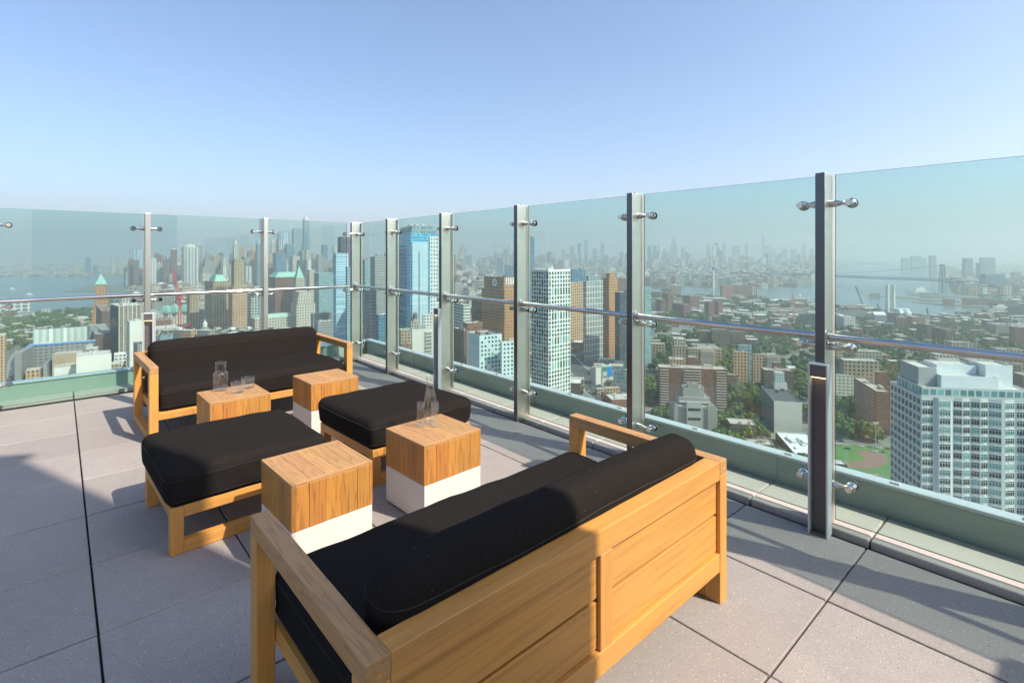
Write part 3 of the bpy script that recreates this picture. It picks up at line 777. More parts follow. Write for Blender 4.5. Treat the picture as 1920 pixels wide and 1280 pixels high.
tc = N(nt, 'ShaderNodeTexCoord'); f = noise(nt, tc.outputs['Object'], .05, 5, .6); bump(nt, b, f, .35, 2.0)
def px_sheet(name, pts, z, mat): return sheet(name, [tuple(fl(x, y, z))[:2] for x, y in pts][::-1], z, mat)
WPX = [[(-900, 519), (-300, 519), (130, 519), (235, 514), (242, 540), (700, 541), (700, 550), (300, 553), (232, 566), (150, 576), (60, 583), (-200, 588), (-900, 590)],
       [(700, 541), (1205, 537), (1405, 539), (1433, 541), (1495, 538), (1527, 530), (1548, 519), (1562, 505), (1600, 497), (1740, 500), (1752, 509), (1781, 531), (1797, 549), (1830, 558), (1862, 580), (1830, 592), (1738, 594), (1653, 583), (1564, 576), (1530, 570), (1472, 566), (1412, 555), (1340, 557), (1206, 554), (700, 550)]]
for wp in WPX: px_sheet('water', wp, G+.6, WATER)
for pts_, nm in (([(-300, 505), (-100, 503), (60, 506), (138, 504), (150, 508), (60, 513), (-20, 513), (-300, 514)], 0), ([(-200, 494), (240, 493), (240, 497), (-200, 498)], 1), ([(124, 546), (150, 538), (170, 533), (262, 531), (262, 546)], 2)):
    pass
LANDM = simple('wooded_shore', (.13, .15, .12), .9, 0, .4, .02)
PIERM = simple('pier_concrete', (.15, .155, .135), .8, 0, .5, .03)
px_sheet('shore_island', [(120, 547), (150, 540), (172, 535), (262, 534), (262, 547)], G+1.6, LANDM)
px_sheet('shore_spit', [(1617, 554), (1640, 551.5), (1700, 554), (1770, 560), (1800, 563), (1800, 566), (1740, 563), (1690, 558)], G+2.0, PIERM)
px_sheet('shore_spit', [(1690, 564), (1800, 569), (1866, 572), (1866, 577), (1810, 574), (1750, 570)], G+2.1, PIERM)
px_sheet('shore_spit', [(1694, 551), (1720, 549), (1770, 551), (1830, 555), (1880, 559), (1860, 562), (1790, 556), (1730, 553)], G+2.2, PIERM)
px_sheet('shore_park', [(1320, 538), (1380, 532), (1440, 528), (1500, 520), (1534, 514), (1540, 521), (1527, 528), (1495, 536), (1433, 539), (1400, 538)], G+.9, simple('park_trees_green', (.05, .085, .035), .95, 0, .4, .05))
ASPH = simple('asphalt', (.075, .075, .078), .85, 0, .25, .2)
WALKM = simple('pavement_concrete', (.26, .25, .235), .8, 0, .2, .2)
GRASS = simple('grass', (.075, .17, .04), .9, 0, .25, .15)
def road(pts, wd, lanes=True):
    """strip along pixel points on the ground"""
    P3 = [gz(*p) for p in pts]; V = []; 
    for i, p in enumerate(P3):
        d = (P3[min(i+1, len(P3)-1)]-P3[max(i-1, 0)]).normalized(); n_ = Vector((-d.y, d.x, 0))
        V += [tuple(p+n_*wd/2), tuple(p-n_*wd/2)]
    k = len(P3)
    o = mk('pavement', [(x+0, y+0, G+.15) for x, y, z in [tuple(Vector(v)+(Vector(v)-P3[i//2]).normalized()*4) for i, v in enumerate(V)]], [(2*i, 2*i+1, 2*i+3, 2*i+2) for i in range(k-1)], None, None, (WALKM,)); struct(o)
    o = mk('road', [(v[0], v[1], G+.25) for v in V], [(2*i, 2*i+1, 2*i+3, 2*i+2) for i in range(k-1)], None, None, (ASPH,)); struct(o)
    VV = []; FF = []
    for i in range(k-1):
        d = P3[i+1]-P3[i]; l_ = d.length; d.normalize(); n_ = Vector((-d.y, d.x, 0)); t_ = 0
        while t_ < l_:
            for off in ((-wd/4, wd/4, 0) if wd > 18 else (0,)):
                q = P3[i]+d*t_+n_*off; e = d*3; m_ = n_*.12; b0 = len(VV)
                VV += [(*(q-m_)[:2], G+.27), (*(q+m_)[:2], G+.27), (*(q+m_+e)[:2], G+.27), (*(q-m_+e)[:2], G+.27)]; FF.append((b0, b0+1, b0+2, b0+3))
            t_ += 8
    struct(mk('lane_marking', VV, FF, None, None, (SILV,))); return P3
ROADS = []
def rd(pts, wd): ROADS.append((road(pts, wd), wd))
rd([(1215, 800), (1160, 765), (1120, 735), (1098, 708), (1082, 690), (1060, 668)], 26)
rd([(20, 760), (28, 712), (32, 675), (45, 655)], 14)
rd([(1380, 790), (1480, 778), (1570, 748), (1700, 800)], 12)
rd([(1560, 836), (1690, 848), (1800, 862)], 13)
rd([(1206, 640), (1290, 620), (1340, 611), (1420, 604)], 16)
rd([(1206, 780), (1290, 745), (1390, 700), (1480, 672), (1560, 655)], 10)
# ball field
px_sheet('sports_field', [(1520, 900), (1530, 838), (1600, 833), (1672, 838), (1740, 850), (1740, 905), (1640, 915)], G+.3, GRASS)
DIRT = simple('infield_dirt', (.21, .12, .10), .95, 0, .15, .3)
cx_, cy_ = 1622, 861; arc = [(cx_+44*math.cos(R(a)), cy_+17*math.sin(R(a))) for a in range(-95, 125, 10)]
px_sheet('infield', [(1586, 845), (1600, 846)]+arc+[(1580, 874), (1565, 866)], G+.34, DIRT)
px_sheet('infield_grass', [(1570, 841), (1608, 846), (1622, 862), (1586, 866), (1570, 862)], G+.38, GRASS)

# ------------------------------------------------------------ hero buildings
TEALR = paint('oxidised_copper', (.24, .43, .36), .6)
B = building
# left of the first railing post
B('office_building', 'tan brick building at the left edge of the photo above the parapet', -60, -22, 9, 632, 560, 42, 'peach', 'tan', depth=30)
B('apartment_slab', 'long pale apartment slab with white balcony grid standing by the water at far left', -45, -42, 56, 567, 1470, 36, 'gridwhite', 'light', depth=24)
B('office_building', 'long teal-grey building with pale window bays above the blue-edged courtyard block', 58, 62, 163, 618, 900, 34, facade('paleteal', (.42, .50, .46), (.55, .62, .55), 9.5, 400, .5, 2), 'dark', depth=26, units=9)
t = B('courtyard_building', 'large grey building with bright blue roof edging round a dark courtyard', 46, 51, 177, 648, 735, 32, 'concrete', 'tan', depth=16, units=2)
z_, p_ = info(t); BLU = paint('blue_tarpaulin', (.04, .25, .62), .5)
facebox(t, 'roof_edging', 0, -.01, 1.01, z_-1.2, z_+.8, .5, BLU)
d0 = Vector((p_[1][0]-p_[0][0], p_[1][1]-p_[0][1])); nn = Vector((d0.y, -d0.x)).normalized()
for k, (a, b2, dp, drop, mt) in enumerate(((-.0, .09, 62, .5, 'concrete'), (.13, .17, 46, 38, 'grey'), (.22, .26, 40, 30, 'grey'), (.31, .36, 34, 22, 'grey'), (.42, .86, 26, 12, 'tan'), (.9, 1.0, 30, 4, 'concrete'))):
    q = Vector(p_[0])+d0*a; r_ = Vector(p_[0])+d0*b2
    ps = [tuple(q+nn*dp), tuple(r_+nn*dp), tuple(r_+nn*.05), tuple(q+nn*.05)]
    V, Fc, UV, MI, V2, F2 = prism('w', ps, 0, z_-drop, None, None, box_n=1)
    mk('courtyard_wing', V+V2, Fc+[tuple(i+len(V) for i in f) for f in F2], None, MI+[2]*len(F2), (fm(mt), BLU if 0 < k < 4 else TRIM, rm('tan' if k > 3 else 'grey')), t)
B('white_building', 'plain windowless white building just above the parapet on the left', 142, 143, 209, 669, 450, 40, 'blank', 'light', depth=24, units=5)
B('low_building', 'low plain tan building left of the windowless white one', 100, 101, 143, 690, 455, 40, 'blank', 'tan', depth=18, units=2)
B('low_building', 'small grey panelled rooftop block behind the windowless white building', 160, 162, 185, 655, 520, 40, 'grey', 'light', depth=16, units=3)
t = B('art_deco_tower', 'orange-brown stepped tower with pale green pyramid top before the harbour', 158, 172, 207, 592, 1130, 40, 'orange', 'tan', tiers=((1.5, 577, None), (3.2, 563, None), (6, 534, 'orange')))
pyramid(t, 'pyramid_roof', TEALR, 24, 1.0); z_, p_ = info(t)
c_ = bmesh.new(); lathe(c_, [(0, 0), (1.3, 0), (1.1, 4), (.2, 6), (0, 9)], 10); link('lantern', c_, TEALR, t, (0, 0, z_+21))
B('office_building', 'brown stepped office block right beside the green pyramid tower', 180, 190, 212, 583, 950, 42, 'brownbrick', 'brown', tiers=())
B('office_building', 'grey-brown office block below the stepped brown one', 168, 178, 212, 627, 800, 42, 'brownbrick', 'grey')
B('office_building', 'dark grey narrow block left of the grey-brown office block', 165, 168, 180, 613, 840, 42, 'grey', 'grey')
t = B('office_tower', 'grey slab tower with vertical beige piers beside the left railing post', 207, 223, 272, 574, 784, 48, FC['ribbon'] and facade('greyribbon', (.30, .26, .225), (.07, .065, .06), 7.4, 3.5, .84, .45), 'light', units=6)
z_, p_ = info(t)
for k in range(6): facebox(t, 'pier', 0, k/6-.012, k/6+.02, 0, z_, .8, paint('pier_stone', (.58, .50, .40), .8))
facebox(t, 'dark_side_wall', 3, .0, 1., 0, z_-3, .3, fm('darkglass'))
B('white_building', 'tall blank white building behind the foot of the slab tower', 238, 243, 276, 603, 640, 46, 'blank', 'light', units=4)
B('grey_building', 'small grey windowed building in front of the blank white building', 250, 258, 278, 645, 560, 46, 'grey', 'dark')
# behind the first post to the second
t = B('government_building', 'beige stone palace with three teal domes left of the green mansard tower', 284, 300, 354, 586, 1250, 40, 'limestone', 'tan', units=2)
z_, p_ = info(t)
for k, (u_, w_) in enumerate(((.18, 1), (.52, 1), (.92, .9))):
    q = Vector(p_[0])*(1-u_)+Vector(p_[1])*u_
    q = q+(Vector((0, 0))-q)*.12; a = 8.5*w_
    sq = lambda s_: [(q.x+s_*x, q.y+s_*y) for x, y in ((-1, -1), (1, -1), (1, 1), (-1, 1))]
    loft('dome', [(sq(a), z_-2), (sq(a), z_+3), (sq(a*.9), z_+9), (sq(a*.6), z_+15), (sq(a*.5), z_+16)], TEALR, t)
B('government_building', 'beige building with grey-green pitched roof next to the left railing post', 276, 286, 305, 590, 1180, 40, 'limestone', 'greygreen')
B('brick_building', 'low red-brown brick building beside the red crane', 283, 292, 322, 601, 1080, 42, 'redbrick', 'brown')
B('white_building', 'white modern building with dark slit windows at the foot of the red crane', 288, 296, 339, 617, 960, 42, facade('slits', (.66, .62, .55), (.07, .06, .05), 3.2, 400, .45, 2), 'light', units=6)
B('office_building', 'narrow tan-brown slab right of the red crane', 350, 356, 373, 553, 1160, 42, 'tan', 'brown')
B('office_building', 'dark glass block between the tan-brown slab and the mansard tower', 371, 374, 390, 581, 1210, 42, 'darkglass', 'dark')
t = B('courthouse_tower', 'brown stone block tower with green mansard roof in front of the hazy skyline', 384, 400, 432, 528, 1080, 46, 'tan', 'tan', units=0)
pyramid(t, 'mansard_roof', TEALR, 13, -7, .55)
t = B('art_deco_tower', 'tall tan stepped tower with narrow upper shaft left of the second railing post', 428, 436, 464, 538, 1040, 46, 'peach', 'tan', tiers=((4.5, 489, 'tan'), (7, 486, 'tan')))
B('office_building', 'grey glass building with a white grid front behind the second railing post', 455, 471, 492, 550, 1200, 44, facade('wgrid', (.66, .66, .62), (.06, .08, .09), 6.5, 6.5, .8, .8), 'light')
t = B('cupola_building', 'small white cupola of a classical hall behind the far sofa back', 376, 380, 393, 616, 1075, 42, 'white', 'light', depth=14, units=0)
z_, p_ = info(t); c_ = bmesh.new(); lathe(c_, [(0, 0), (5, 0), (4.6, 7), (5, 7.4), (4.2, 10), (2.4, 13.5), (1.2, 14), (1, 17), (.15, 18), (.1, 24), (0, 24)], 16); smooth(link('cupola', c_, paint('white_stone', (.7, .69, .64)), t, (0, 0, z_)), 30)
t = B('municipal_building', 'long low beige building with pale green roof and arched windows behind the far sofa', 470, 478, 562, 598, 1120, 42, 'limestone', 'greygreen', depth=40, units=2)
z_, p_ = info(t); pyramid(t, 'green_roof', paint('grey_green_roof', (.33, .45, .39)), 7, 0, .55)
B('office_building', 'long grey office block with round white roof tanks beside the blue tower', 592, 596, 627, 603, 800, 42, 'grey', 'light', units=6)
B('office_building', 'grey flat-topped block above the long grey office', 583, 587, 622, 588, 930, 42, 'concrete', 'light', units=5)
t = B('hotel_building', 'red-brown building with pale green pitched roof right of the second railing post', 503, 516, 563, 520, 1400, 42, 'brick', 'green', units=0)
pyramid(t, 'green_roof', TEALR, 13, 0, .62)
t = B('spired_tower', 'beige tower with small green spire attached to the red-brown building', 549, 555, 572, 521, 1380, 42, 'beige', 'tan', units=0); pyramid(t, 'spire', TEALR, 34, -2)
t = B('art_deco_tower', 'cream stepped tower behind the right half of the far sofa', 545, 556, 591, 570, 1150, 42, 'limestone', 'tan', tiers=((4, 556, None), (8, 548, None)))
B('apartment_tower', 'slim cream tower behind the stepped cream tower', 575, 580, 591, 506, 1500, 42, 'beige', 'tan')
B('office_tower', 'teal-grey office block with ribbed windows left of the pale blue tower', 589, 598, 627, 512, 1300, 42, 'tealglass', 'grey')
t = B('glass_tower', 'pale blue glass tower left of the corner railing post', 625, 630, 653, 475, 700, 50, facade('paleblue', (.42, .55, .66), (.16, .28, .38), 30, 3.4, 1.2, .5, .15), 'grey')
B('glass_tower', 'dark teal tower rising behind the pale blue tower at the corner post', 633, 639, 662, 444, 900, 46, 'darkglass', 'dark')
B('glass_tower', 'dark green glass strip tower just left of the corner post', 648, 650, 668, 500, 640, 46, facade('stripglass', (.18, .36, .37), (.03, .09, .11), 2.0, 3.4, .7, .6, .1), 'dark')
# lower manhattan skyline, hazy
sk = [
 ('wide grey stepped tower half hidden by the left railing post', 235, 237, 276, 509, 2760, 'bluepiers', ()),
 ('big square grey-blue tower above the harbour left of the first post', 244, 246, 275, 468, 2860, 'bluepiers', ()),
 ('broad grey-blue tower with vertical ribs right of the first post', 284, 308, 319, 479, 2750, 'bluepiers', ()),
 ('white tower with dark vertical stripes and a crowned top', 340, 346, 373, 463, 2500, 'piers', ()),
 ('brown-grey stepped block between the striped tower and the slim pale tower', 373, 380, 408, 501, 2600, 'grey', ((14, 490, None),)),
 ('small cream block at the shore below the brown-grey stepped block', 374, 380, 395, 513, 2350, 'limestone', ()),
 ('pale stepped tower left of the tan art deco shaft', 413, 417, 428, 520, 2450, 'white', ((6, 500, None), (11, 483, None))),
 ('dark blue narrow slab behind the pale stepped tower', 411, 413, 419, 474, 2900, 'blueglass', ()),
 ('slim gold-white tower with pointed top behind the tan shaft', 436, 439, 447, 461, 2800, 'limestone', ((3, 457, None),)),
 ('blue and white striped block right of the tan art deco tower', 454, 457, 473, 499, 2350, 'piers', ()),
 ('purple-grey block behind the blue and white striped block', 453, 457, 478, 482, 2700, 'grey', ()),
 ('slim teal tower with light crown above the purple-grey block', 454, 457, 465, 468, 3000, 'limestone', ()),
 ('pale tower between the purple-grey block and the second post', 470, 473, 479, 469, 3000, 'white', ()),
 ('blue-grey tower with green pyramid roof next to the second post', 480, 483, 492, 457, 2500, 'greyglass', ()),
 ('slim tower with pointed crown right of the second post', 506, 509, 517, 460, 2900, 'limestone', ((4, 454, None),)),
 ('broad white slab tower with ribbed front', 518, 523, 534, 448, 2900, 'piers', ()),
 ('plain pale slab rising behind the broad white slab tower', 520, 524, 542, 437, 3100, 'bluepiers', ()),
 ('dark blue block tower in front of the broad white slab tower', 511, 518, 537, 474, 2500, 'blueglass', ()),
 ('blue glass tower right of the dark blue block tower', 533, 538, 550, 457, 2900, 'blueglass', ()),
 ('tall pale glass tower left of the tapering spire tower', 547, 551, 565, 430, 3000, 'greyglass', ((6, 427, None),)),
 ('stepped grey tower at the foot of the tapering spire tower', 561, 566, 573, 470, 2700, 'grey', ()),
 ('brown-grey stepped tower left of the red brick hotel spire', 543, 549, 562, 480, 2600, 'limestone', ()),
 ('blue tower right of the tapering spire tower', 602, 605, 614, 459, 3000, 'blueglass', ()),
 ('wide grey block below the blue tower with flat roof', 598, 603, 626, 488, 2700, 'grey', ()),
 ('dark slate tower behind the green spire', 557, 561, 575, 488, 2500, 'darkglass', ()),
 ('white-topped tower right of the slate tower', 573, 577, 584, 487, 2450, 'white', ()),
 ('pale tower left of the dark teal tower', 624, 627, 633, 462, 2950, 'limestone', ()),
 ('grey stone block between the slate tower and the wide grey block', 584, 588, 600, 485, 2600, 'beige', ()),
]
for l_, xl, xc, xr, yt, Y, f_, ti in sk:
    t = B('skyline_tower', l_, xl, xc, xr, yt, Y, 44, f_, 'grey', tiers=ti, group='towers of the hazy skyline across the water on the left', units=2)
    if 'green pyramid' in l_: pyramid(t, 'pyramid_roof', TEALR, 28, 0)
    if 'crowned' in l_:
        c_ = bmesh.new(); lathe(c_, [(0, 0), (28, 0), (24, 6), (10, 14), (0, 16)], 18); link('crown', c_, TRIM, t, (0, 0, info(t)[0]))
    if 'pointed' in l_: pyramid(t, 'pointed_top', TRIM, 22, 0)
# the tapering tower with the spire
Yw = 3350; zb = G; pc = at(573.8, Yw, G); t = thing('spire_tower', 'tallest hazy glass tower tapering to a long needle spire', 'tower', pc)
hw = 9.0/F*Yw; zr = zt(409, Yw)-G
sq = [(-1, -1), (0, -1), (1, -1), (1, 0), (1, 1), (0, 1), (-1, 1), (-1, 0)]
rt = [(-.5, -.5), (0, -1), (.5, -.5), (1, 0), (.5, .5), (0, 1), (-.5, .5), (-1, 0)]
loft('wall', [([(x*hw, y*hw) for x, y in sq], 0), ([(x*hw, y*hw) for x, y in sq], 40), ([(x*hw*.72, y*hw*.72) for x, y in rt], zr-14)], fm('blueglass'), t)
loft('parapet_ring', [([(x*hw*.68, y*hw*.68) for x, y in rt], zr-13.9), ([(x*hw*.72, y*hw*.72) for x, y in rt], zr)], TRIM, t)
c_ = bmesh.new(); lathe(c_, [(0, 0), (14, 0), (14, 5), (2.6, 7), (2.2, 60), (1.2, 80), (.5, zt(383, Yw)-G-zr), (0, zt(383, Yw)-G-zr)], 12); link('spire', c_, TRIM, t, (0, 0, zr))
# between corner post and the blue tower
B('apartment_tower', 'grey apartment tower seen between the corner post and the next post', 694, 703, 723, 481, 800, 52, 'grey', 'grey', units=4)
B('glass_tower', 'teal glass tower immediately right of the corner post', 680, 684, 694, 487, 860, 50, 'tealglass', 'dark')
B('apartment_tower', 'brown-grey apartment block in front of the grey apartment tower', 684, 688, 706, 545, 650, 50, 'grey', 'grey')
B('glass_building', 'low sky-blue glass building at the foot of the grey apartment tower', 706, 710, 727, 590, 560, 50, 'blueglass', 'white')
# big blue tower
BR = facade('brightblue', (.20, .42, .55), (.03, .25, .46), 2.6, 3.5, .9, .7, .08)
t = B('glass_tower', 'bright blue glass tower with white gridded edge, tallest through the railing near the middle', 742, 770, 822, 437, 600, 24, BR, 'light', units=2, tiers=((3, 431, 'greyglass'), (8, 422, 'greyglass')))
LB = facade('lightblue', (.45, .60, .68), (.33, .50, .60), 30, 3.5, 1.2, .18, .15); WG = facade('whitegrid', (.72, .73, .70), (.10, .17, .19), 3.3, 4.6, .55, .6)
pts = footprint(742, 770, 822, 600, 24); zt_ = zt(437, 600)-G
o_ = t.location; t['_p'] = [c_ for p in pts for c_ in (p[0]-o_.x, p[1]-o_.y)]
def panel(t, name, face, u0, u1, z0, z1, out, mat):
    o = facebox(t, name, face, u0, u1, z0, z1, out, mat)
    me = o.data; ul_ = me.uv_layers.new(name='UVMap'); _, p = info(t)
    a, b_ = (p[0], p[1]) if face == 0 else (p[3], p[0]); d = Vector((b_[0]-a[0], b_[1]-a[1])).normalized()
    for lp in me.loops:
        v = me.vertices[lp.vertex_index].co; ul_.data[lp.index].uv = ((v.x-a[0])*d.x+(v.y-a[1])*d.y, v.z-zt_)
    return o
panel(t, 'light_glass_bay', 0, .05, .60, 0, zt_-10, 1.4, LB)
facebox(t, 'bay_slot', 0, .27, .31, 0, zt_-22, 1.55, fm('blueglass'))
panel(t, 'white_grid_bay', 0, .68, .99, 0, zt_-3, 1.2, WG)
panel(t, 'patterned_side', 3, .0, .72, 0, zt_-14, .6, facade('patt', (.05, .30, .50), (.02, .05, .08), 4.2, 5.0, .75, .55, .08))
bm = bmesh.new()
for k in range(3): lathe(bm, [(0, 0), (3.2, 0), (3.2, 4), (0, 4.4)], 14, center=(-8+k*7.5, 4, 0))
link('roof_tank', bm, TRIM, t, (0, 0, t['_z']))
t = B('apartment_building', 'pale mint apartment building with balconies, in front of the blue tower', 771, 773, 812, 617, 460, 22, 'blank', 'grey', depth=22, units=6)
z_, p_ = info(t)
for k in range(9): facebox(t, 'balcony', 0, .62, .95, z_-4-k*3.2, z_-2.9-k*3.2, 1.6, TRIM)
B('office_building', 'beige low office block below the blue tower', 748, 752, 773, 619, 520, 22, 'tan', 'greygreen', units=4)
t = B('rooftop_building', 'white stair block with a wooden water tank beside it below the blue tower', 792, 794, 812, 590, 560, 22, 'white', 'light', depth=14)
t = B('office_building', 'tan block carrying a round water tank at the foot of the blue tower', 769, 771, 788, 603, 590, 22, 'beige', 'tan', units=0); wtower(t, 0, 0, info(t)[0], 1.5)
B('brick_building', 'small red brick house below the beige low office', 751, 753, 771, 645, 430, 22, 'redbrick', 'brown')
# bank tower
t = B('bank_tower', 'orange brick stepped tower with a white octagonal emblem on its crown', 903, 946, 975, 544, 800, 38, 'orange', 'brown', tiers=((3.5, 520, 'orange'),), units=2)
z_, p_ = info(t); WP = paint('white_emblem', (.75, .75, .74))
a, b_ = Vector(p_[3]), Vector(p_[0]); d = (b_-a).normalized(); nrm = Vector((d.y, -d.x)); cc_ = a+(b_-a)*.55
bm = bmesh.new(); Ro, Ri = 6.0, 2.3
def oc(r, k): a_ = R(22.5+45*k); return Vector((r*math.cos(a_), r*math.sin(a_)))
for k in range(4):   # four interlocking wedges round a square hole
    th_ = R(90*k)
    rot = lambda x, y: Vector((x*math.cos(th_)-y*math.sin(th_), x*math.sin(th_)+y*math.cos(th_)))
    poly = [rot(-2.3, 2.3), rot(-2.3, 6.0), rot(2.6, 6.0), rot(5.6, 3.0), rot(5.6, 2.3)]
    vs_ = [bm.verts.new((q.x*d.x+nrm.x*.5, q.x*d.y+nrm.y*.5, q.y)) for q in poly]; ws_ = [bm.verts.new((q.x*d.x+nrm.x*.05, q.x*d.y+nrm.y*.05, q.y)) for q in poly]
    bm.faces.new(vs_)
    for i in range(5): bm.faces.new((vs_[i], vs_[(i+1) % 5], ws_[(i+1) % 5], ws_[i]))
link('emblem', bm, WP, t, (cc_.x, cc_.y, z_-9))
for k in range(5): facebox(t, 'crown_fin', 0, .12+k*.17, .2+k*.17, z_-12, z_-1, .8, WP)
LBW = paint('pale_blue_cladding', (.50, .62, .63), .5)
def panes(t, faces, su, sv, wdt, hgt, mats, fmat=None, cap=100, mull=1, skip=None, z0=0, transom=0, frame=True, seed=5):
    z_, p = info(t); sp = []
    for f in faces:
        a, b_ = (p[0], p[1]) if f == 0 else (p[3], p[0])
        sp += grid_spots(a, b_, z0, z_, su, sv, hgt, skip=skip)
    windows(t, sp, wdt, hgt, mull, fmat or SILV, mats, cap, transom, frame=frame, seed=seed, view=lambda s: -s[2])
t = B('office_building', 'pale blue building with small square windows right of the middle posts', 875, 899, 941, 629, 400, 30, LBW, 'grey', units=7)
panes(t, (0,), 3.1, 3.25, 1.5, 1.6, GP[:1]+GP[3:], frame=False, skip=lambda i, j, n, m: (i*7+j*13) % 5 == 0)
t = B('office_building', 'lower pale wing with square windows joined to the pale blue building', 938, 941, 992, 641, 395, 30, LBW, 'tan', units=4, depth=20)
panes(t, (0,), 3.3, 3.25, 1.6, 1.6, GP[:1]+GP[3:], frame=False)
B('brick_building', 'dark brown brick block left of the pale blue building', 851, 870, 885, 620, 440, 30, 'brownbrick', 'brown', depth=18)
B('brick_building', 'flat brown brick building behind the pale blue building', 868, 876, 905, 606, 600, 30, 'redbrick', 'tan')
B('office_building', 'pale green ribbed office block left of the bank tower', 849, 869, 882, 571, 740, 30, 'ribbon', 'greygreen')
B('office_building', 'brown stepped block attached left of the bank tower', 884, 905, 925, 560, 900, 38, 'brick', 'brown')
B('roof_hall', 'low hall with a salmon roof left of the bank tower', 870, 876, 898, 590, 950, 30, 'peach', 'brown')
# white grid tower
WT_ = paint('white_precast', (.76, .75, .70), .6)
t = B('apartment_tower', 'tall white gridded tower with teal windows in the middle of the view', 996.5, 1028.5, 1069.5, 505.5, 500, 42, WT_, 'light', units=2)
z_, p_ = info(t)
l1 = math.hypot(p_[1][0]-p_[0][0], p_[1][1]-p_[0][1])/8.0; l2 = math.hypot(p_[3][0]-p_[0][0], p_[3][1]-p_[0][1])/7.0
sp = []
for (a, b_), su, nn_ in (((p_[0], p_[1]), l1, 8), ((p_[3], p_[0]), l2, 7)):
    ang = math.atan2(b_[1]-a[1], b_[0]-a[0])
    for i in range(nn_):
        for j in range(42):
            t_ = (i+.5)/nn_; sp.append((a[0]+(b_[0]-a[0])*t_, a[1]+(b_[1]-a[1])*t_, z_-1.2-(j+1)*4.05, ang, j))
hi = [s for s in sp if s[4] < 26]; lo = [s for s in sp if s[4] >= 26]
big = [s for s in hi if (int(s[4]/2)+int(s[0]*3)) % 3 == 0 and s[4] % 2 == 1]; small = [s for s in sp if s not in big and not any(abs(s[0]-q[0]) < .1 and s[4] == q[4]-1 for q in big)]
windows(t, [s[:4] for s in big], l1*.66, 7.3, 0, WT_, GP[:3], 40, frame=False, view=lambda s: -s[2], seed=8)
windows(t, [s[:4] for s in small], l1*.66, 3.0, 1, WT_, [GP[0], GP[1], GP[3]], 60, frame=False, view=lambda s: -s[2], seed=9)
B('skyline_tower', 'slim dark tower peeking out behind the post left of the white gridded tower', 985, 992, 1002, 444, 1500, 30, 'blueglass', 'dark')
t = B('apartment_tower', 'brown tower with blue glass crown behind the white gridded tower', 1060, 1066, 1096, 530, 1000, 34, 'peach', 'grey'); z_, p_ = info(t)
B('apartment_tower', 'blue glass topped tower behind the brown one right of the white gridded tower', 1062, 1072, 1098, 506, 1080, 34, 'blueglass', 'dark')
t = B('apartment_tower', 'dark tower with white vertical stripes right of the white gridded tower', 1094, 1099, 1131, 527, 838, 34, facade('strp', (.70, .70, .67), (.04, .055, .07), 3.6, 9.5, .62, .88, .1), 'light', tiers=((4, 518, 'greyglass'),))
t = B('apartment_tower', 'slim tower with a sunlit orange face right of the striped tower', 1131, 1142, 1158, 521, 870, 46, 'orange', 'tan', tiers=((4, 512, None),)); facebox(t, 'pale_side_wall', 3, 0, 1, 0, t['_z']-8, .4, fm('beige'))
B('glass_tower', 'dark glass tower seen left of the post with the brown edge', 1153, 1162, 1196, 548, 780, 34, 'darkglass', 'dark', units=5)
B('apartment_tower', 'brown slab behind the dark glass tower left of the brown-edged post', 1140, 1156, 1176, 524, 1300, 34, 'brownbrick', 'dark')
# low buildings by the avenue
B('white_building', 'low white wedge-shaped building beside the avenue', 1108, 1117, 1127, 690, 690, 30, 'blank', 'light', depth=30)
t = B('billboard_building', 'grey building with green and blue billboards facing the avenue', 1127, 1129, 1148, 685, 700, 16, 'blank', 'white', depth=16, units=1)
z_, p_ = info(t); facebox(t, 'billboard', 0, .05, .45, z_-16, z_-2, .5, paint('green_poster', (.03, .22, .12))); facebox(t, 'billboard', 0, .52, .97, z_-16, z_-2, .5, paint('blue_poster', (.01, .22, .62)))
facebox(t, 'poster_picture', 0, .07, .43, z_-15, z_-8.5, .6, paint('pale_poster', (.45, .50, .52)))
B('office_building', 'pale low office with rooftop machines right of the billboards', 1147, 1149, 1190, 697, 710, 16, 'grey', 'light', units=9)
B('low_building', 'flat cream-roofed hall beside the avenue below the billboards', 1116, 1120, 1164, 729, 640, 14, 'tan', 'tan', depth=38, units=1)
B('brick_building', 'low red brick building with pale roof at the foot of the avenue', 1135, 1147, 1196, 749, 575, 8, 'redbrick', 'light', units=5)
B('brick_building', 'small brick block behind the end of the near sofa armrest', 1127, 1130, 1142, 735, 600, 8, 'redbrick', 'brown', depth=12)
# right part -------------------------------------------------
B('glass_tower', 'narrow teal glass tower right of the brown-edged post', 1198, 1206, 1221, 538, 800, 30, 'tealglass', 'dark')
B('apartment_block', 'left block of the dark brown cross-shaped housing on the hill of trees', 1309, 1312, 1334, 620, 985, -8, 'brownbrick', 'grey', depth=30)
B('apartment_block', 'middle block of the dark brown cross-shaped housing with roof hut', 1333, 1335, 1370, 617, 975, -8, 'brownbrick', 'grey', depth=30)
B('apartment_block', 'right block of the dark brown cross-shaped housing', 1369, 1371, 1397, 621, 985, -8, 'brownbrick', 'grey', depth=30)
def balconies(t, f, u0, u1, n, step=3.0, out=1.7, mat=None):
    z_, _ = info(t)
    for k in range(n): facebox(t, 'balcony', f, u0, u1, z_-3.4-k*step, z_-2.2-k*step, out, mat or TRIM)
CREAM = paint('cream_balcony', (.55, .50, .43))
t = B('apartment_block', 'cream condominium with stepped penthouse in the trees', 1257, 1262, 1290, 648, 735, -10, 'tan', 'light', depth=24, tiers=((3, 636, 'beige'),)); 
t = B('apartment_block', 'cream wing with rows of balconies right of the stepped penthouse', 1289, 1291, 1342, 653, 730, -10, 'tan', 'light', depth=20, units=6); balconies(t, 0, .45, .98, 11, 3.0, 1.7, CREAM)
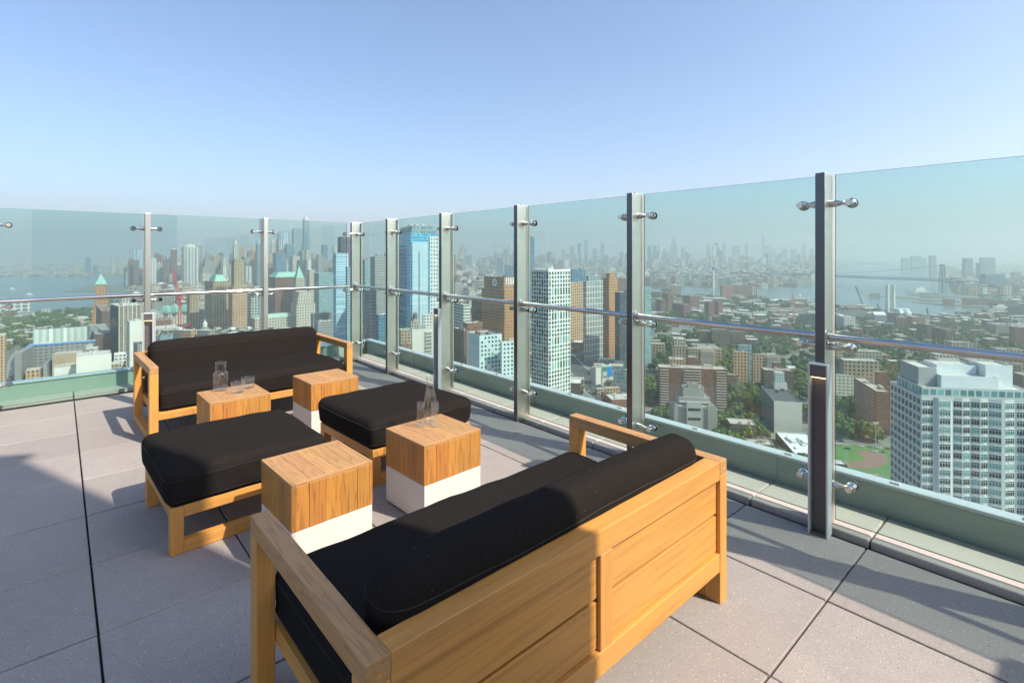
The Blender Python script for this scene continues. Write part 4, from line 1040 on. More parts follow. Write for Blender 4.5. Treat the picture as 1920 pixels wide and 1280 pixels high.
B('apartment_block', 'low pink-tan block in front of the cream condominium', 1253, 1256, 1285, 673, 690, -10, 'peach', 'tan', depth=18)
t = B('apartment_block', 'long brown brick slab with pale balcony bands', 1233, 1236, 1364, 688, 585, -10, 'brick', 'tan', depth=16, units=5)
z_, _ = info(t)
for k in range(15):
    for a, b_ in ((.01, .14), (.36, .62), (.84, .98)): facebox(t, 'balcony', 0, a, b_, z_-3.2-k*3.0, z_-2.5-k*3.0, 1.2, CREAM)
o = B('lift_tower', 'brown lift tower block standing above the long brown slab', 1289, 1291, 1309, 669, 600, -10, 'brick', 'light', depth=9, units=0)
CO = paint('brutalist_concrete', (.30, .285, .265), .85)
t = B('college_building', 'dark concrete college building with terraced top in the trees', 1255, 1262, 1345, 764, 497, -8, CO, 'grey', depth=34, units=3, tiers=((5, 745, CO), (9, 728, CO), (13, 722, CO)))
L0_ = footprint(1255, 1262, 1345, 497, -8, 34); o_ = t.location; t['_p'] = [c_ for p in L0_ for c_ in (p[0]-o_.x, p[1]-o_.y)]
z1_ = zt(764, 497)-G
facebox(t, 'concrete_tower', 0, .30, .64, 0, z1_+7, 3.0, paint('pale_concrete', (.42, .41, .38)))
for k in range(3): facebox(t, 'window_band', 0, .33, .61, 8+k*9, 10.5+k*9, 3.2, GP[3])
for u0, u1 in ((.02, .10), (.78, .95)): facebox(t, 'stair_shaft', 0, u0, u1, 0, z1_+4, 1.5, CO)
for k in range(5): facebox(t, 'terrace_edge', 0, .1+.05*k, .92-.05*k, z1_+1.5+k*3.4, z1_+2.6+k*3.4, -.5-k*2.4+1.0, TRIM, e=-1.2-k*2.4)
t = B('apartment_tower', 'tan brick tower with a glassy corner rising from the trees', 1374, 1376, 1403, 659, 660, -10, 'peach', 'light', depth=18, units=1)
z_, _ = info(t)
t2 = B('apartment_tower', 'glass stair tower with penthouse attached right of the tan brick tower', 1383, 1385, 1410, 647, 668, -10, 'tealglass', 'light', depth=14)
t = B('apartment_block', 'tan apartment block with glass balconies right of the tan brick tower', 1410, 1412, 1464, 664, 700, -10, 'peach', 'light', depth=18, units=6); balconies(t, 0, .48, .97, 8, 3.1, 1.8, SILV)
t = B('apartment_block', 'dark brown flats with roof hut behind the blank white slab', 1427, 1433, 1488, 693, 640, -12, 'brownbrick', 'tan', depth=24, units=5)
B('lift_tower', 'brown brick lift block above the dark brown flats', 1447, 1450, 1465, 679, 650, -12, 'brick', 'tan', depth=10, units=0)
t = B('office_slab', 'slab building with a blank cream end wall and dark windowed side', 1427, 1451.5, 1504, 751, 505, -15, paint('cream_render', (.66, .62, .54), .8), 'dark', units=2)
z_, p_ = info(t); panel(t, 'window_side', 3, .01, .99, 0, z_-.6, .3, fm('concrete'))
CHK = facade('checker', (.72, .72, .68), (.03, .22, .17), 1.6, 1.6, .55, .55)
q = Vector(p_[3])*.25+Vector(p_[2])*.75; q = q*.86
def localbox(t, name, c, hx, hy, z0, z1, mat, ang=0, uvs=True):
    ca, sa = math.cos(ang), math.sin(ang); ps = [(c[0]+x*ca-y*sa, c[1]+x*sa+y*ca) for x, y in ((-hx, -hy), (hx, -hy), (hx, hy), (-hx, hy))]
    V, Fc, UV, MI, V2, F2 = prism(name, ps, z0, z1, None, None, par=.4)
    return mk(name, V+V2, Fc+[tuple(i+len(V) for i in f) for f in F2], UV+[(0, 0)]*(sum(len(f) for f in F2)), MI+[1]*len(F2), (mat, TRIM), t)
localbox(t, 'roof_stair_house', q, 6.0, 5, z_-1, z_+6, paint('white_render', (.7, .68, .62)), R(-15))
localbox(t, 'chequered_screen', (q.x-1, q.y), 4.6, 4.4, z_+6.01, z_+17, CHK, R(-15))
B('low_hall', 'low white-roofed hall with rooftop fans right of the blank cream wall', 1454, 1492, 1560, 852, 430, -12, 'brownbrick', 'white', units=8)
B('low_hall', 'low tan-roofed building left of the white-roofed hall', 1392, 1398, 1452, 830, 452, -12, 'redbrick', 'tan', depth=44, units=4)
B('low_hall', 'small dark-walled house with white roof beside the sports field', 1552, 1560, 1589, 868, 420, -12, 'brownbrick', 'white', depth=22)
B('low_hall', 'small dark shed with pale roof between the sports field and the big tower', 1630, 1636, 1660, 893, 395, -12, 'brownbrick', 'tan', depth=20)
B('apartment_block', 'cream apartment block with square windows right of the nearest post', 1560, 1563, 1601, 702, 620, -12, facade('cream', (.62, .56, .46), (.08, .08, .08), 4.4, 4.0, .5, .4), 'light', depth=22, units=4)
t = B('apartment_block', 'tall brown brick flats with serrated side left of the big white tower', 1601, 1643, 1669, 733, 500, -15, 'brick', 'tan', units=2)
z_, p_ = info(t)
for k in range(20):
    facebox(t, 'balcony', 3, .1, .95, z_-3.2-k*3.1, z_-2.8-k*3.1, .9, CREAM)
B('lift_tower', 'brown brick lift tower on top of the serrated brown flats', 1640, 1644, 1664, 697, 530, -15, 'brick', 'tan', depth=9, units=0)
# big white tower at the right -------------------------------
Yt = 180.; c0 = at(1727.5, Yt); zt_m = zt(743, Yt)-G
t = thing('apartment_tower', 'nearest pale grey apartment tower with white rooftop blocks at the right edge', 'building', c0)
HERO_FP.append((c0.x+22, c0.y+14, 42))
TW = paint('pale_grey_precast', (.60, .62, .61), .6); TWD = TW
pts = [(0, 0)]; x = 0; ang = R(-8)
ux, uy = math.cos(ang), math.sin(ang)
fx = []
prof = [(0, 0), (3.9, 0), (4.9, -.9), (8.9, -.9), (9.9, 0), (12.6, -.55), (15.4, 0), (18.2, -.55), (20.9, 0), (24.6, -.9), (25.6, -.9), (29.0, 0), (33.5, -.5), (37.0, 0)]
front = [(u_*ux-o_*(-uy)*0+o_*(-uy)*-1*0+u_*0+(-o_)*(-uy)*-1, u_*uy+o_*ux) for u_, o_ in prof]
front = [(u_*ux+o_*(-uy), u_*uy+o_*ux) for u_, o_ in prof]
bl = (5.3, 22.0); blw = Vector(bl)
back = [(front[-1][0]+6.2, front[-1][1]+24), bl]
foot = front+back
V, Fc, UV, MI, V2, F2 = prism('wall', foot, 0, zt_m, None, None, par=.8, box_n=0)
mk('wall', V, Fc, UV, MI, (TW, TRIM), t); mk('roof', V2, F2, None, None, (rm('grey'),), t)
sp1 = []; sp2 = []
FHT = 2.98
for k in range(len(front)-1):
    a, b_ = front[k], front[k+1]; l_ = math.hypot(b_[0]-a[0], b_[1]-a[1])
    if l_ < 1.6: continue
    ang_ = math.atan2(b_[1]-a[1], b_[0]-a[0])
    for j in range(44):
        (sp1 if l_ > 3.5 else sp2).append(((a[0]+b_[0])/2, (a[1]+b_[1])/2, zt_m-1.0-(j+1)*FHT+.85, ang_))
windows(t, sp1, 3.35, 1.95, 3, paint('white_window_frame', (.72, .74, .73)), GP, 48, transom=1, view=lambda s: -s[2], seed=21)
windows(t, sp2, 2.35, 1.9, 2, SILV, GP, 52, transom=1, view=lambda s: -s[2], seed=22)
a, b_ = bl, (0, 0); sp3 = grid_spots(a, b_, 0, zt_m, 2.75, FHT, 1.7)
windows(t, sp3, 1.75, 1.9, 1, SILV, [GP[3], GP[0]], 0, view=lambda s: -s[2], seed=23)
# air-conditioner panels under the windows: one band of small pale plates
VV = []; FF = []
for s in sp1+sp2:
    ca, sa = math.cos(s[3]), math.sin(s[3]); k = len(VV)
    for x_, z_ in ((-.55, -.62), (.55, -.62), (.55, -.18), (-.55, -.18)): VV.append((s[0]+x_*ca+.14*sa, s[1]+x_*sa-.14*ca, s[2]+z_))
    FF.append((k, k+1, k+2, k+3))
o = mk('air_grille', VV, FF, None, None, (paint('white_grille', (.78, .78, .76)),), t); o['kind'] = 'stuff'
TWHITE = paint('white_roof_cladding', (.72, .76, .78), .5)
def at_l(u_, v_): return (u_*ux+v_*.235, u_*uy+v_*.97)
def rbox(name, u0, u1, v0, v1, z0, z1, mat):
    ps = [at_l(u0, v0), at_l(u1, v0), at_l(u1, v1), at_l(u0, v1)]
    V, Fc, UV, MI, V2, F2 = prism(name, ps, z0, z1, None, None, par=.5)
    return mk(name, V+V2, Fc+[tuple(i+len(V) for i in f) for f in F2], UV+[(0, 0)]*sum(len(f) for f in F2), MI+[2]*len(F2), (mat, TRIM, rm('light')), t)
BAND = facade('band', (.60, .62, .61), (.10, .22, .22), 2.4, 3.6, .8, .55)
zz = zt_m-.8
rbox('penthouse_floor', .8, 34, 1.2, 19, zz, zt(722, Yt+3)-G, BAND)
z2 = zt(722, Yt+3)-G-.5
rbox('roof_block', 7.5, 25.5, 2.2, 14, z2, zt(699, Yt+5)-G, TWHITE)
rbox('roof_block', 22.5, 31.0, 4.0, 13, z2, zt(678, Yt+6)-G, TWHITE)
rbox('roof_block', 9.0, 22.0, 8, 17, z2, zt(677, Yt+12)-G, TWHITE)
rbox('roof_screen', 1.5, 7.4, 5, 18, z2, zt(683, Yt+9)-G, paint('grey_screen_wall', (.38, .39, .39)))
c_ = bmesh.new()
for a_ in range(6): tube(c_, (at_l(10+a_*2.6, 10)[0], at_l(10+a_*2.6, 10)[1], z2+10), (at_l(10+a_*2.6, 10)[0], at_l(10+a_*2.6, 10)[1], z2+15+a_ % 3), .06, 6)
link('antenna', c_, SILV, t)
# lower wing at the right frame edge
wing = [(front[-1][0]-4, front[-1][1]-.8), (front[-1][0]+16, front[-1][1]-4), (front[-1][0]+20, front[-1][1]+18), (front[-1][0], front[-1][1]+21)]
zw = zt(797, Yt-6)-G
V, Fc, UV, MI, V2, F2 = prism('wall', wing, 0, zw, None, None, par=.8, box_n=4)
mk('lower_wing', V+V2, Fc+[tuple(i+len(V) for i in f) for f in F2], UV+[(0, 0)]*sum(len(f) for f in F2), MI+[2]*len(F2), (TW, TRIM, rm('light')), t)
windows(t, grid_spots(wing[0], wing[1], 0, zw, 3.6, FHT, 1.7), 2.3, 1.7, 2, SILV, GP, 0, transom=1, view=lambda s: -s[2], seed=25)
# river side, right ------------------------------------------
for l_, xl, xc, xr, yt, Y in (('brown housing block with three wings nearest to the brown-edged post', 1229, 1240, 1249, 562, 1500), ('tallest brown housing block of the pair near the brown-edged post', 1242, 1252, 1263, 550, 1560),
      ('brown housing block lit on its right wall in front of the river', 1260, 1282, 1296, 571, 1420), ('small brown housing block behind the one lit on its right wall', 1280, 1294, 1311, 555, 1620),
      ('brown housing block crossed by the thin pole', 1321, 1329, 1340, 566, 1440), ('brown housing block right of the thin pole with lit edge', 1334, 1346, 1355, 565, 1480)):
    B('housing_block', l_, xl, xc, xr, yt, Y, 10, 'brick', 'brown', group='brown brick housing blocks before the river')
t = B('power_station', 'red-brown power station beside the river with one tall chimney', 1350, 1352, 1411, 535, 2030, 4, 'brick', 'grey', depth=60, units=4)
B('power_station', 'large windowless red-brown hall in front of the power station', 1352, 1354, 1375, 535, 1960, 4, paint('plain_red_brick', (.27, .12, .10)), 'grey', depth=40)
def chimney(label, x, y0, y1, Y, w_, mat, cap_, group=None):
    c = at(x, Y, G); h_ = zt(y1, Y)-G; r = w_/2/F*Y; t = thing('chimney', label, 'chimney', c, 0, group)
    bm = bmesh.new(); lathe(bm, [(0, 0), (r*1.15, 0), (r*.85, h_*.93), (r*.85, h_*.935), (0, h_*.935)], 20); smooth(link('shaft', bm, mat, t), 30)
    bm = bmesh.new(); lathe(bm, [(0, 0), (r*1.0, 0), (r*1.1, h_*.02), (r*.95, h_*.065), (r*.6, h_*.065), (0, h_*.05)], 20); smooth(link('crown', bm, cap_, t, (0, 0, h_*.936)), 30)
chimney('tall white chimney with dark top in front of the hazy river', 1337.3, 554, 502, 2030, 3.6, paint('white_stack', (.68, .67, .64)), DARKM)
CRM = paint('cream_stack', (.60, .60, .54))
chimney('left of the two cream chimneys by the river', 1663.7, 592, 534, 1330, 6.2, CRM, CRM, 'pair of cream chimneys')
chimney('right of the two cream chimneys by the river', 1675, 592, 534, 1340, 6.2, CRM, CRM, 'pair of cream chimneys')
B('generating_plant', 'red brick plant at the foot of the two cream chimneys', 1652, 1711, 1735, 594, 1225, -8, paint('plant_brick', (.26, .11, .095)), 'grey', units=5)
t = thing('duct_pair', 'two white sloping air ducts on the roof of the red brick plant', 'duct', at(1700, 1290)); zp = zt(592, 1290)-G
for k in range(2):
    x0 = k*18-14; V = [(x0, 0, zp), (x0+12, 0, zp), (x0+12, 26, zp), (x0, 26, zp), (x0-4, 2, zp+17), (x0+5, 2, zp+17), (x0+5, 24, zp+17), (x0-4, 24, zp+17)]
    mk('duct', V, [(0, 1, 5, 4), (1, 2, 6, 5), (2, 3, 7, 6), (3, 0, 4, 7), (4, 5, 6, 7), (3, 2, 1, 0)], None, None, (TWHITE,), t)
t = B('shed', 'long dock shed with a white pitched roof left of the two chimneys', 1556, 1640, 1662, 590, 1290, -12, paint('shed_wall', (.22, .25, .27)), 'white', units=0); z_, p_ = info(t)
def gable(t, mat, h):
    z_, p = info(t); e = [((p[0][0]+p[1][0])/2, (p[0][1]+p[1][1])/2, z_+h), ((p[2][0]+p[3][0])/2, (p[2][1]+p[3][1])/2, z_+h)]
    if math.dist(p[0], p[1]) > math.dist(p[1], p[2]): e = [((p[3][0]+p[0][0])/2, (p[3][1]+p[0][1])/2, z_+h), ((p[1][0]+p[2][0])/2, (p[1][1]+p[2][1])/2, z_+h)]; p = [p[3], p[0], p[1], p[2]]
    V = [(q[0], q[1], z_+.05) for q in p]+e
    mk('pitched_roof', V, [(0, 1, 4), (1, 2, 5, 4), (2, 3, 5), (3, 0, 4, 5)], None, None, (mat,), t)
gable(t, rm('white'), 7)
for l_, xl, xc, xr, yt, Y, f_, ro, dp in (
    ('long pale dock shed with cream roof behind the trees', 1431, 1432, 1521, 577, 1580, 'beige', 'white', 30),
    ('white cube building by the foot of the nearest post', 1545, 1583, 1604, 594, 1200, 'white', 'light', None),
    ('dark blue-grey warehouse left of the nearest post', 1497, 1500, 1545, 588, 1240, 'darkglass', 'grey', 40),
    ('light grey-roofed workshop among the dock yards', 1380, 1382, 1410, 586, 1430, 'white', 'greygreen', 30),
    ('white-roofed depot shed below the dome tanks', 1410, 1412, 1440, 584, 1500, 'white', 'white', 20),
    ('low brown warehouse with pale roof near the cream dock shed', 1440, 1444, 1480, 596, 1320, 'redbrick', 'tan', 20),
    ('flat grey warehouse at the left bank of the basin', 1564, 1566, 1625, 582, 1420, 'grey', 'grey', 40),
    ('white-roofed hangar at the right frame edge', 1890, 1894, 1960, 606, 1130, 'white', 'white', 60),
    ('pale flat warehouse behind the white-roofed hangar', 1885, 1890, 1960, 597, 1300, 'grey', 'white', 40)):
    B('warehouse', l_, xl, xc, xr, yt, Y, -8, f_, ro, depth=dp, units=3)
t = B('warehouse', 'big brown factory block with long window bands at the right', 1754, 1867, 1898, 608, 1077, -8, facade('factory', (.22, .15, .125), (.20, .22, .22), 5.5, 4.6, .8, .42), 'light', units=9)
B('housing_block', 'front brown flats with lit right wall left of the big factory', 1747, 1773, 1792, 618, 990, -12, 'brownbrick', 'brown')
B('housing_block', 'rear brown flats left of the big factory', 1718, 1738, 1757, 609, 1060, -12, 'brownbrick', 'brown')
for l_, xl, xc, xr, yt, Y, f_ in (
    ('large blue-grey block right of the bridge tower', 1836, 1848, 1885, 514, 2300, 'blueglass'), ('twin-topped blue tower nearest to the bridge tower', 1804, 1810, 1824, 484, 3100, 'greyglass'),
    ('broad blue tower group behind the large blue-grey block', 1830, 1838, 1852, 493, 3000, 'greyglass'), ('tall stepped blue tower right of the twin-topped tower', 1836, 1842, 1866, 483, 3300, 'greyglass'),
    ('single blue tower left of the bridge tower', 1741, 1745, 1756, 479, 3900, 'greyglass'), ('wide faint tower cluster left of the single blue tower', 1706, 1710, 1728, 480, 5000, 'greyglass'),
    ('faint stepped tower at the left of the faint cluster', 1689, 1692, 1704, 484, 5000, 'greyglass'), ('faint dark slab right end of the faint cluster', 1727, 1729, 1737, 484, 5200, 'greyglass'),
    ('pale block at the right frame edge behind the large blue-grey block', 1884, 1888, 1918, 530, 2250, 'greyglass'), ('grey-blue tower at the right frame edge', 1896, 1900, 1915, 511, 2700, 'greyglass')):
    B('skyline_tower', l_, xl, xc, xr, yt, Y, -10, f_, 'grey', group='hazy towers on the far right bank')
# suspension bridge
t = thing('suspension_bridge', 'long hazy suspension bridge with a steel lattice tower over the river', 'bridge', (0, 0, 0))
BM = paint('bridge_steel', (.07, .085, .095), .7)
zd = G+40; pa = Vector((1530/1*0+at(1360, 3700)[0], 3700, zd)); pb = Vector((*at(1767, 2550)[:2], zd)); pc = Vector((*at(1850, 2330)[:2], zd-6)); pd = Vector((*at(1905, 2150)[:2], zd-26))
def beam(bm, a, b_, w_, h_):
    d = (b_-a).normalized(); n_ = Vector((-d.y, d.x, 0)).normalized()*w_/2; up = Vector((0, 0, h_))
    vs_ = [bm.verts.new(q) for q in (a-n_, a+n_, b_+n_, b_-n_, a-n_+up, a+n_+up, b_+n_+up, b_-n_+up)]
    for f in ((0, 1, 2, 3), (4, 7, 6, 5), (0, 4, 5, 1), (1, 5, 6, 2), (2, 6, 7, 3), (3, 7, 4, 0)): bm.faces.new([vs_[i] for i in f])
bm = bmesh.new()
for a, b_ in ((pa, pb), (pb, pc), (pc, pd)): beam(bm, a-Vector((0, 0, 2)), b_-Vector((0, 0, 2)), 30, 5); beam(bm, a+Vector((0, 0, 9)), b_+Vector((0, 0, 9)), 30, 3)
n_ = 60
for k in range(n_):
    q = pa.lerp(pb, k/n_); r_ = pa.lerp(pb, (k+.5)/n_); s_ = pa.lerp(pb, (k+1)/n_); up = Vector((0, 0, 10))
    beam(bm, q, r_+up, 3, 2.2); beam(bm, r_+up, s_, 3, 2.2)
for k in range(5):
    q = pb.lerp(pd, (k+1)/5.5); beam(bm, Vector((q.x, q.y, G)), Vector((q.x+.1, q.y, q.z)), 8, .5); bmesh.ops.create_cube(bm, size=1, matrix=Matrix.Translation((q.x, q.y, (q.z+G)/2)) @ Matrix.Diagonal((8, 8, q.z-G, 1)))
link('deck', bm, BM, t)
dr = (pb-pa).normalized(); nr = Vector((-dr.y, dr.x, 0)); hT = zt(497, 2550)-G
bm = bmesh.new()
for s_ in (-1, 1):
    base = Vector((pb.x, pb.y, G))+nr*s_*14; topp = Vector((pb.x, pb.y, G+hT))+nr*s_*9
    for e in (-1, 1): tube(bm, base+dr*e*9, topp+dr*e*4, 2.3, 6)
    for k in range(8):
        a = base.lerp(topp, k/8); b_ = base.lerp(topp, (k+1)/8); w1 = 9-5*k/8; w2 = 9-5*(k+1)/8
        tube(bm, a+dr*w1, b_-dr*w2, .9, 5); tube(bm, a-dr*w1, b_+dr*w2, .9, 5)
for k in range(9):
    f_ = k/8; a = (Vector((pb.x, pb.y, G))+nr*14).lerp(Vector((pb.x, pb.y, G+hT))+nr*9, f_); b_ = (Vector((pb.x, pb.y, G))-nr*14).lerp(Vector((pb.x, pb.y, G+hT))-nr*9, f_); tube(bm, a, b_, 1.0, 5)
    if k < 8:
        a2 = (Vector((pb.x, pb.y, G))-nr*14).lerp(Vector((pb.x, pb.y, G+hT))-nr*9, f_+.125); tube(bm, a, a2, .8, 5)
tt = Vector((pb.x, pb.y, G+hT)); beam(bm, tt+nr*12-Vector((0, 0, 1)), tt-nr*12-Vector((0, 0, 1)), 12, 5)
link('lattice_tower', bm, BM, t)
bm = bmesh.new()
for s_ in (-1, 1):
    pr_ = None
    for k in range(41):
        f_ = k/40; q = pb.lerp(pa, f_*.62); z_ = (G+hT)*(1-f_)**2*1+0; sag = (G+hT)-(hT-52)*(1-(1-f_*1.0)**2)
        q = Vector((q.x, q.y, sag))+nr*s_*14
        if pr_ is not None: tube(bm, pr_, q, .6, 5)
        pr_ = q
    tube(bm, Vector((pb.x, pb.y, G+hT))+nr*s_*14, Vector((pd.x, pd.y, zd-20))+nr*s_*14, .6, 5)
link('cable', bm, BM, t)
for l_, x0, x1, yt, Y, f_ in (('long dark pier shed on the outer pier right of the chimneys', 1725, 1760, 549, 1990, 'grey'), ('white pier building beside the moored grey ship', 1752, 1761, 545, 2040, 'white'), ('red-doored pier shed on the inner pier', 1768, 1790, 560, 1750, 'redbrick'),
    ('long brown dock building right of the inner pier', 1804, 1852, 559, 1740, 'brick'), ('second brown dock building at the far right basin', 1856, 1908, 563, 1650, 'brownbrick'), ('grey gravel works on the left tip of the outer pier', 1630, 1650, 550, 2060, 'concrete'), ('dark dock office at the right end of the basin', 1890, 1925, 574, 1480, 'darkglass')):
    B('pier_building', l_, x0-1, x0, x1, yt, Y, -8, f_, 'grey', depth=18, units=2)
# cranes
RED = paint('red_crane_paint', (.62, .04, .06), .5); ORG = paint('orange_crane_paint', (.65, .33, .2), .5)
def lattice(bm, a, b_, w_, n, r=.25):
    a = Vector(a); b_ = Vector(b_); d = (b_-a).normalized(); s1 = d.orthogonal().normalized()*w_/2; s2 = d.cross(s1).normalized()*w_/2
    cs = [s1+s2, s1-s2, -s1-s2, -s1+s2]
    for c_ in cs: tube(bm, a+c_, b_+c_, r, 5)
    for k in range(n):
        p = a.lerp(b_, k/n); q = a.lerp(b_, (k+1)/n)
        for i in range(4): tube(bm, p+cs[i], q+cs[(i+1) % 4], r*.6, 4)
def crane(name, label, x, ybase, ytop, jx, jy, mat, wd=2.6, Y=None, r=.35):
    Y = Y or 169665/(ybase-CY); b0 = at(x, Y); h_ = zt(ytop, Y)-G; t = thing(name, label, 'crane', b0)
    bm = bmesh.new(); lattice(bm, (0, 0, 0), (0, 0, h_), wd, int(h_/5)+2, r); link('mast', bm, mat, t)
    j = at(jx, Y, zt(jy, Y))-b0; bm = bmesh.new(); lattice(bm, (0, 0, h_), j, wd*.8, 14, r*.8); link('jib', bm, mat, t)
    d = (j-Vector((0, 0, h_))); d.z = 0; d = d.normalized() if d.length > 1 else Vector((1, 0, 0)); bm = bmesh.new(); box(bm, -2.2, 2.2, -2.2, 2.2, h_-2, h_+3.5, bev=.1); box(bm, -6.5, -2.3, -1.6, 1.6, h_-1, h_+2, bev=.1); link('cab', bm, mat, t)
crane('tower_crane', 'tall red tower crane with steep jib in front of the left skyline', 337, 634, 560, 323.5, 508, RED, 3.6, 1040, .38)
crane('crawler_crane', 'short red crane with raised jib at the foot of the tall red crane', 343, 634, 616, 358, 606, RED, 3.4, 1030, .5)
crane('crawler_crane', 'second short red crane leaning right behind the far sofa back', 350, 636, 622, 366, 622, RED, 3.4, 1020, .5)
crane('tower_crane', 'thin orange crane mast in front of the cream dock shed', 1489, 607, 560, 1485, 550, ORG, 3.0, 1290, .5)
crane('harbour_crane', 'pale harbour crane leaning left over the basin', 1618, 575, 572, 1604, 536, PIERM, 3.5, 1650, .7)
crane('harbour_crane', 'dark harbour crane right of the two chimneys', 1740, 594, 590, 1738, 577, DARKM, 4, 1430, .7)
crane('harbour_crane', 'small dark crane left of the two chimneys', 1650, 584, 580, 1644.5, 569, DARKM, 3, 1560, .6)
# pole in the lit housing, field floodlight
t = thing('floodlight_mast', 'slim floodlight mast standing at the edge of the sports field', 'floodlight', gz(1642, 839))
hf = zt(792, gz(1642, 839).y)-G; bm = bmesh.new(); tube(bm, (0, 0, 0), (0, 0, hf), .35, 10, r2=.2); link('pole', bm, SILV, t)
bm = bmesh.new()
for k in range(6): box(bm, -2.7+k*.95, -2.1+k*.95, -.3, .3, hf-1.2, hf-.5, bev=.05); box(bm, -2.7+k*.95, -2.1+k*.95, -.3, .3, hf-.2, hf+.5, bev=.05)
link('lamp_row', bm, SILV, t)
for k, (x, y, w_) in enumerate(((1430, 560, 8), (1445, 561, 6), (1452, 562, 7))):
    q = gz(x, y+4); r = w_/F*q.y; bm = bmesh.new(); lathe(bm, [(r, 0), (r*.97, r*.22), (r*.8, r*.45), (r*.5, r*.62), (0, r*.7)], 20); o = link('dome_tank', bm, TWHITE, None, q)
    smooth(o, 60); tag(o, ('largest white dome by the river', 'middle small white dome by the river', 'right white dome by the river')[k], 'dome', 'white domes by the river')
# boats
def boat(label, x, y, L_, ang):
    t = thing('boat', label, 'boat', fl(x, y, G+.7), R(ang)); w_ = L_*.22
    V = [(-L_/2, -w_/2, 0), (L_*.3, -w_/2, 0), (L_/2, 0, 0), (L_*.3, w_/2, 0), (-L_/2, w_/2, 0)]; h_ = L_*.09
    loft('hull', [([(a*.95, b_*.9) for a, b_, _ in V], 0), ([(a, b_) for a, b_, _ in V], h_)], paint('boat_hull', (.6, .6, .6)), t)
    link('cabin', boxes((-L_*.3, L_*.15, -w_*.35, w_*.35, h_, h_*2.4), (-L_*.2, 0, -w_*.25, w_*.25, h_*2.4, h_*3.2), bev=.2), paint('boat_white', (.8, .8, .78)), t)
boat('white ferry far out on the water at left', 24, 542, 26, 20); boat('long low vessel on the water just above the left handrail', 56, 553, 32, 10)
boat('small boat near the middle of the wide river', 1500, 554, 22, 30)
boat('white boat leaving a wake right of the two chimneys', 1706, 545, 40, 150); boat('white ship moored in the right basin', 1871, 583, 70, 160); boat('grey ship moored at the outer pier', 1722, 549, 90, 175)

# ------------------------------------------------------------ fill of ordinary buildings and trees
WPG = [[tuple(fl(x, y, G)[:2]) for x, y in w_] for w_ in WPX]
def inpoly(x, y, P_):
    r = False; j = len(P_)-1
    for i in range(len(P_)):
        if (P_[i][1] > y) != (P_[j][1] > y) and x < (P_[j][0]-P_[i][0])*(y-P_[i][1])/(P_[j][1]-P_[i][1])+P_[i][0]: r = not r
        j = i
    return r
def segd(px, py, a, b_):
    dx, dy = b_[0]-a[0], b_[1]-a[1]; t = max(0, min(1, ((px-a[0])*dx+(py-a[1])*dy)/(dx*dx+dy*dy))); return math.hypot(px-a[0]-t*dx, py-a[1]-t*dy)
FIELD = [tuple(gz(x, y)[:2]) for x, y in ((1515, 905), (1525, 830), (1600, 826), (1680, 832), (1745, 845), (1745, 910), (1640, 920))]
OPEN = [[tuple(gz(x, y)[:2]) for x, y in q] for q in (
    [(60, 580), (165, 574), (175, 583), (60, 590)],)]
def blocked(x, y, r):
    for P_ in WPG:
        if inpoly(x, y, P_): return True
    if inpoly(x, y, FIELD) or inpoly(x, y, OPEN[0]): return True
    for hx, hy, hr in HERO_FP:
        if math.hypot(x-hx, y-hy) < hr*.92+r: return True
    for pts, wd in ROADS:
        for a, b_ in zip(pts, pts[1:]):
            if segd(x, y, a, b_) < wd/2+r+1: return True
    return False
fill = []      # (x, y, w, d, h, ang, facade, roof, zone)
trees = []     # (x, y, height, radius)
fr_ = random.Random(11)
def px_of(x, y, z): return CX+F*x/y, CY-(z-H)*F/y
def cells(y0, y1, cell, ang, jit=.25):
    ca, sa = math.cos(R(ang)), math.sin(R(ang)); n = int(1.6*y1*1.25/cell)
    for i in range(-n, n+1):
        for j in range(-n, n+1):
            x = i*cell*ca-j*cell*sa; y = i*cell*sa+j*cell*ca
            if not (y0 <= y < y1) or abs(x) > y*1.06+cell: continue
            yield x+fr_.uniform(-jit, jit)*cell, y+fr_.uniform(-jit, jit)*cell, i, j
